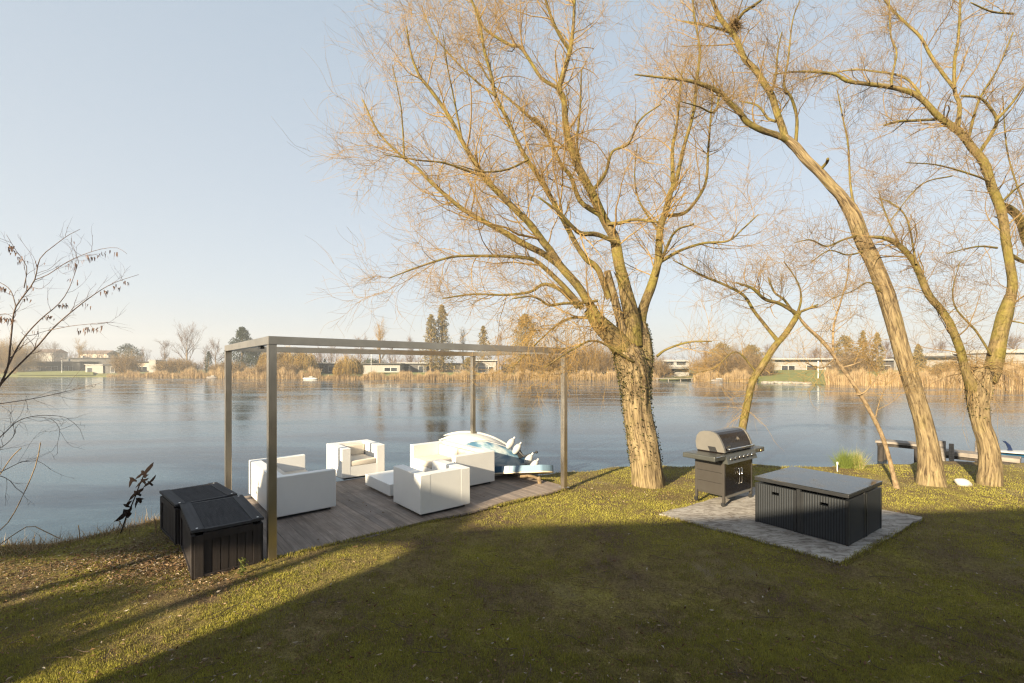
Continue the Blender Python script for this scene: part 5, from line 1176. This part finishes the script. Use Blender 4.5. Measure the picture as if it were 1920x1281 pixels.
far_lawn('green lawn strip between the two right trunks', 1620, 1990, 4, 24, .6, 2.0, M['far_green'])
rk = thing('shore_rocks', 'low band of pale rocks along the sloping green lawn', 'rocks', far(1470, .5, -.4)); rk['kind'] = 'stuff'
b = NB()
for i in range(44):
    p = far(1430 + i * 2.0, random.uniform(-.5, 1.2), -.35) - rk.location
    bb = NB(); lump(bb, random.uniform(.25, .6), (1.3, 1, .6), i, 2); bmesh.ops.translate(bb, verts=bb.verts, vec=p); me = bpy.data.meshes.new('t'); bb.to_mesh(me); bb.free(); b.from_mesh(me); bpy.data.meshes.remove(me)
obj('rocks', b, M['pale_rock'], rk, True)
def rowboat(label, px, off, L=3.4, rz=.1, m='hull_white'):
    c = far(px, off, WATER_Z + .12); g = thing('small_boat', label, 'boat', c, rz, 'small boats moored at the far reeds')
    b = NB(); hull(b, L, 1.3, .7, rock=.10); obj('hull', b, M[m], g, True)
    b = NB(); bx(b, (0, 0, .36), (L * .7, .9, .05)); bx(b, (.3, 0, .5), (.9, 1.0, .25)); obj('cover', b, M['board_teal'] if m == 'hull_blue' else M['roof_pale'], g, bevel=.03)
rowboat('small blue-grey boat at the reeds left of the pergola', 398, -1.6, 3.2, .1, 'jetty')
rowboat('small white boat at the reeds under the left half of the beam', 582, -1.2, 4.0, 0)
rowboat('white covered boat ashore left of the yellow willow', 628, 2.2, 5.5, .05)
rowboat('small dark-covered boat left of the small leaning willow', 1346, -1.5, 3.0, .05, 'jetty')
for i, (px, h, lab) in enumerate(((696, 6.8, 'thin white flagpole in front of the white walled bungalow'), (116, 4.6, 'thin white mast on the left lawn'), (1534, 3.4, 'pale double goal post on the sloping green lawn'))):
    g = thing('pole', lab, 'pole', far(px, 9)); b = NB(); cyl(b, (0, 0, -.2), (0, 0, h), .07, .04, 8); obj('mast', b, M['white_paint'], g); b = NB(); bx(b, (0, 0, h + .05), (.16, .16, .14)); obj('cap', b, M['white_paint'], g)

# ------------------------------------------------------------------ lawn detail: blades, leaves, bank straw
def inside(P, poly):
    x, y = P[:, 0], P[:, 1]; c = np.zeros(len(P), bool); n = len(poly)
    for i in range(n):
        a, b = poly[i], poly[(i + 1) % n]
        c ^= ((a[1] > y) != (b[1] > y)) & (x < (b[0] - a[0]) * (y - a[1]) / ((b[1] - a[1]) or 1e-9) + a[0])
    return c
DECK = [tuple((PN + AX * x + BX * y).xy) for x, y in ((-.12, .03), (LA - .04, .03), (LA - .04, LB + .3), (-.12, LB + .3))]
SL = [tuple(p.xy) for p in SLAB]
cen = np.mean(np.array(SL), 0); SLi = [tuple(cen + (np.array(p) - cen) * .975) for p in SL]
def scatter(n, pymin=868, pymax=1330, margin=160):
    py = RNG.uniform(pymin, pymax, n); px = RNG.uniform(-margin, 1920 + margin, n)
    Y = F * CH / (py - HY); X = (px - CX) / F * Y; P = np.stack([X, Y, ground(X, Y)], -1)
    return P[~inside(P, DECK) & ~inside(P, SLi)]
def lawn_blades():
    P = scatter(900000); P = P[P[:, 2] > -.42]
    pn = np.array([noise.noise(V((x * 1.3, y * 1.3, 0))) * .7 + noise.noise(V((x * .45, y * .45, 8))) * .9 for x, y in P[:, :2]]); pf = np.array([noise.noise(V((x * 7, y * 7, 3))) for x, y in P[:, :2]])
    keep = RNG.random(len(P)) < np.clip(.72 + pn * .9 + pf * .7, .12, 1); P, pn, pf = P[keep], pn[keep], pf[keep]
    n = len(P); d = P[:, 1]
    h = RNG.uniform(.008, .026, n) * (1 + .6 * pf) * (1 + .02 * d); w = .0016 + .0008 * d * RNG.uniform(.6, 1.1, n)
    t = np.clip(.5 + pn * .45 + pf * .25 + RNG.normal(0, .17, n), 0, 1)
    P[:, 2] += .004
    o = blades('grass', P, h, w, M['blade'], None, .75, t); tag(o, 'short mossy grass covering the garden lawn', 'grass', kind='stuff')
    # overgrown edge of deck and slab
    E = []
    for poly in (DECK[:2], SL + [SL[0]]):
        for a, b in zip(poly[:-1], poly[1:]):
            m = int(np.hypot(b[0] - a[0], b[1] - a[1]) * 700); t = RNG.random(m)[:, None]
            q = np.array(a) * (1 - t) + np.array(b) * t + RNG.normal(0, .022, (m, 2)); E.append(q)
    q = np.concatenate(E); m = len(q)
    Z = np.maximum(ground(q[:, 0], q[:, 1]), -.02)
    o = blades('edge_grass', np.stack([q[:, 0], q[:, 1], Z], -1), RNG.uniform(.02, .06, m), np.full(m, .009), M['blade'], None, .6); tag(o, 'longer grass creeping over the deck and slab edges', 'grass', kind='stuff')
lawn_blades()
def litter():
    P = scatter(4200, 880, 1300); P = P[P[:, 2] > -.3]
    A = []
    for (px, py, s, m) in ((300, 1060, .5, 2600), (250, 1040, .6, 1500), (60, 1075, .7, 1500), (400, 1095, .3, 350), (1500, 985, .6, 160), (1180, 930, .7, 300)):
        c = gp(px, py); A.append(np.stack([RNG.normal(c.x, s, m), RNG.normal(c.y, s * .55, m), np.zeros(m)], -1))
    A.append(np.array([tuple(PN + AX * RNG.uniform(.2, LA) + BX * RNG.uniform(.1, LB)) for _ in range(110)]) + np.array([0, 0, .03]))
    A.append(np.array([tuple(SLAB[1] + (SLAB[0] - SLAB[1]) * RNG.random() + (SLAB[2] - SLAB[1]) * RNG.random()) for _ in range(70)]) + np.array([0, 0, .03]))
    A = np.concatenate(A); on = A[:, 2] > 0; Z = ground(A[:, 0], A[:, 1]); A[:, 2] = np.where(on, A[:, 2], Z + .02)
    A = A[(on | ~inside(A, DECK)) & (A[:, 2] > -.4)]
    P[:, 2] += .026; P = np.concatenate([P, A]); n = len(P)
    o = chips('fallen_leaves', P, RNG.uniform(.02, .06, n) * RNG.uniform(.6, 1.1, n), M['leaf'], None, .22, .38, np.clip(RNG.beta(1.6, 1.8, n), 0, 1)); tag(o, 'dry fallen leaves scattered over lawn, deck and bank', 'leaves', kind='stuff')
litter()
def twigs():
    P = scatter(170, 930, 1290); n = len(P); P[:, 2] += .03; P = P[P[:, 2] > -.2]; n = len(P)
    a = RNG.uniform(0, 6.283, n); d = np.stack([np.cos(a), np.sin(a), np.zeros(n)], -1); Q = [P]
    L = RNG.uniform(.08, .34, n)
    for j in range(5): d = unit(d + RNG.normal(0, .28, d.shape) * np.array([1, 1, .15])); Q.append(Q[-1] + d * (L / 5)[:, None])
    s = Soup(); s.add(np.stack(Q, 1), np.full((n, 1), .0035) * np.linspace(1, .5, 6)[None], 4); o = s.build('fallen_twigs', M['twig_shrub']); tag(o, 'thin fallen twigs lying in the short grass', 'twigs', kind='stuff')
twigs()
def bank_straw():
    xs = RNG.uniform(-12, -5.4, 15000); ys = np.interp(xs, SHX, SHY) + RNG.normal(-.38, .26, 15000)
    P = np.stack([xs, ys, ground(xs, ys) - .01], -1); P = P[~inside(P, DECK)]; n = len(P)
    o = blades('bank_straw', P, RNG.gamma(2.2, .042, n).clip(.03, .55), np.full(n, .007), M['reed'], None, 1.3); tag(o, 'broken dry straw along the lake bank on the left', 'straw', kind='stuff')
    s = Soup(); paths = [[(-20, 1035), (30, 1000), (58, 986), (85, 997), (112, 1010)], [(-20, 1010), (15, 980), (45, 925), (68, 870), (76, 830)], [(150, 1030), (149, 1000), (147, 985)], [(243, 1020), (243, 990), (252, 996), (256, 1018)],
             [(292, 1000), (290, 972), (294, 995)], [(180, 1035), (196, 1010), (214, 990)], [(215, 1015), (228, 985), (222, 975)], [(75, 1040), (73, 1020)], [(60, 1042), (56, 1018)], [(330, 985), (325, 960)], [(-10, 905), (20, 860), (40, 840)]]
    for p in paths:
        q = [at(x, y, 6.9 if x > 120 else 6.3) for x, y in p]; P_, R_ = strand(q, [.006] * len(q), 10); s.add(P_, R_, 5)
    o = s.build('dry_stalks', M['bark_smooth']); tag(o, 'tall broken reed stalks leaning over the water by the left bank', 'stalks', kind='stuff')
    g = thing('weed_sprig', 'small green weed growing against the front of the nearer chest', 'weed', gg(455, 1078)); P = np.stack([RNG.normal(0, .02, 160), RNG.normal(0, .02, 160), RNG.uniform(0, .2, 160)], -1)
    chips('leaves', P, RNG.uniform(.015, .035, 160), M['bush_green'], g, 1, .6); s = Soup(); s.add(np.array([[(0, 0, -.03), (0.01, 0, .1), (0, 0, .2)]]), np.full((1, 3), .003), 4); s.build('stem', M['bark_limb'], g)
bank_straw()

# ------------------------------------------------------------------ the winter air over the lake
b = NB(); bx(b, (0, 140, 18), (1500, 760, 41)); hz = obj('haze', b)
m = bpy.data.materials.new('air'); m.use_nodes = True; t = m.node_tree; t.nodes.clear()
o_ = t.nodes.new('ShaderNodeOutputMaterial'); vp = t.nodes.new('ShaderNodeVolumePrincipled'); vp.inputs['Density'].default_value = .0009; vp.inputs['Color'].default_value = (.9, .93, .97, 1); vp.inputs['Anisotropy'].default_value = .2
t.links.new(vp.outputs[0], o_.inputs['Volume']); hz.data.materials.append(m); tag(hz, 'thin pale winter haze over the lake', 'haze', kind='stuff')
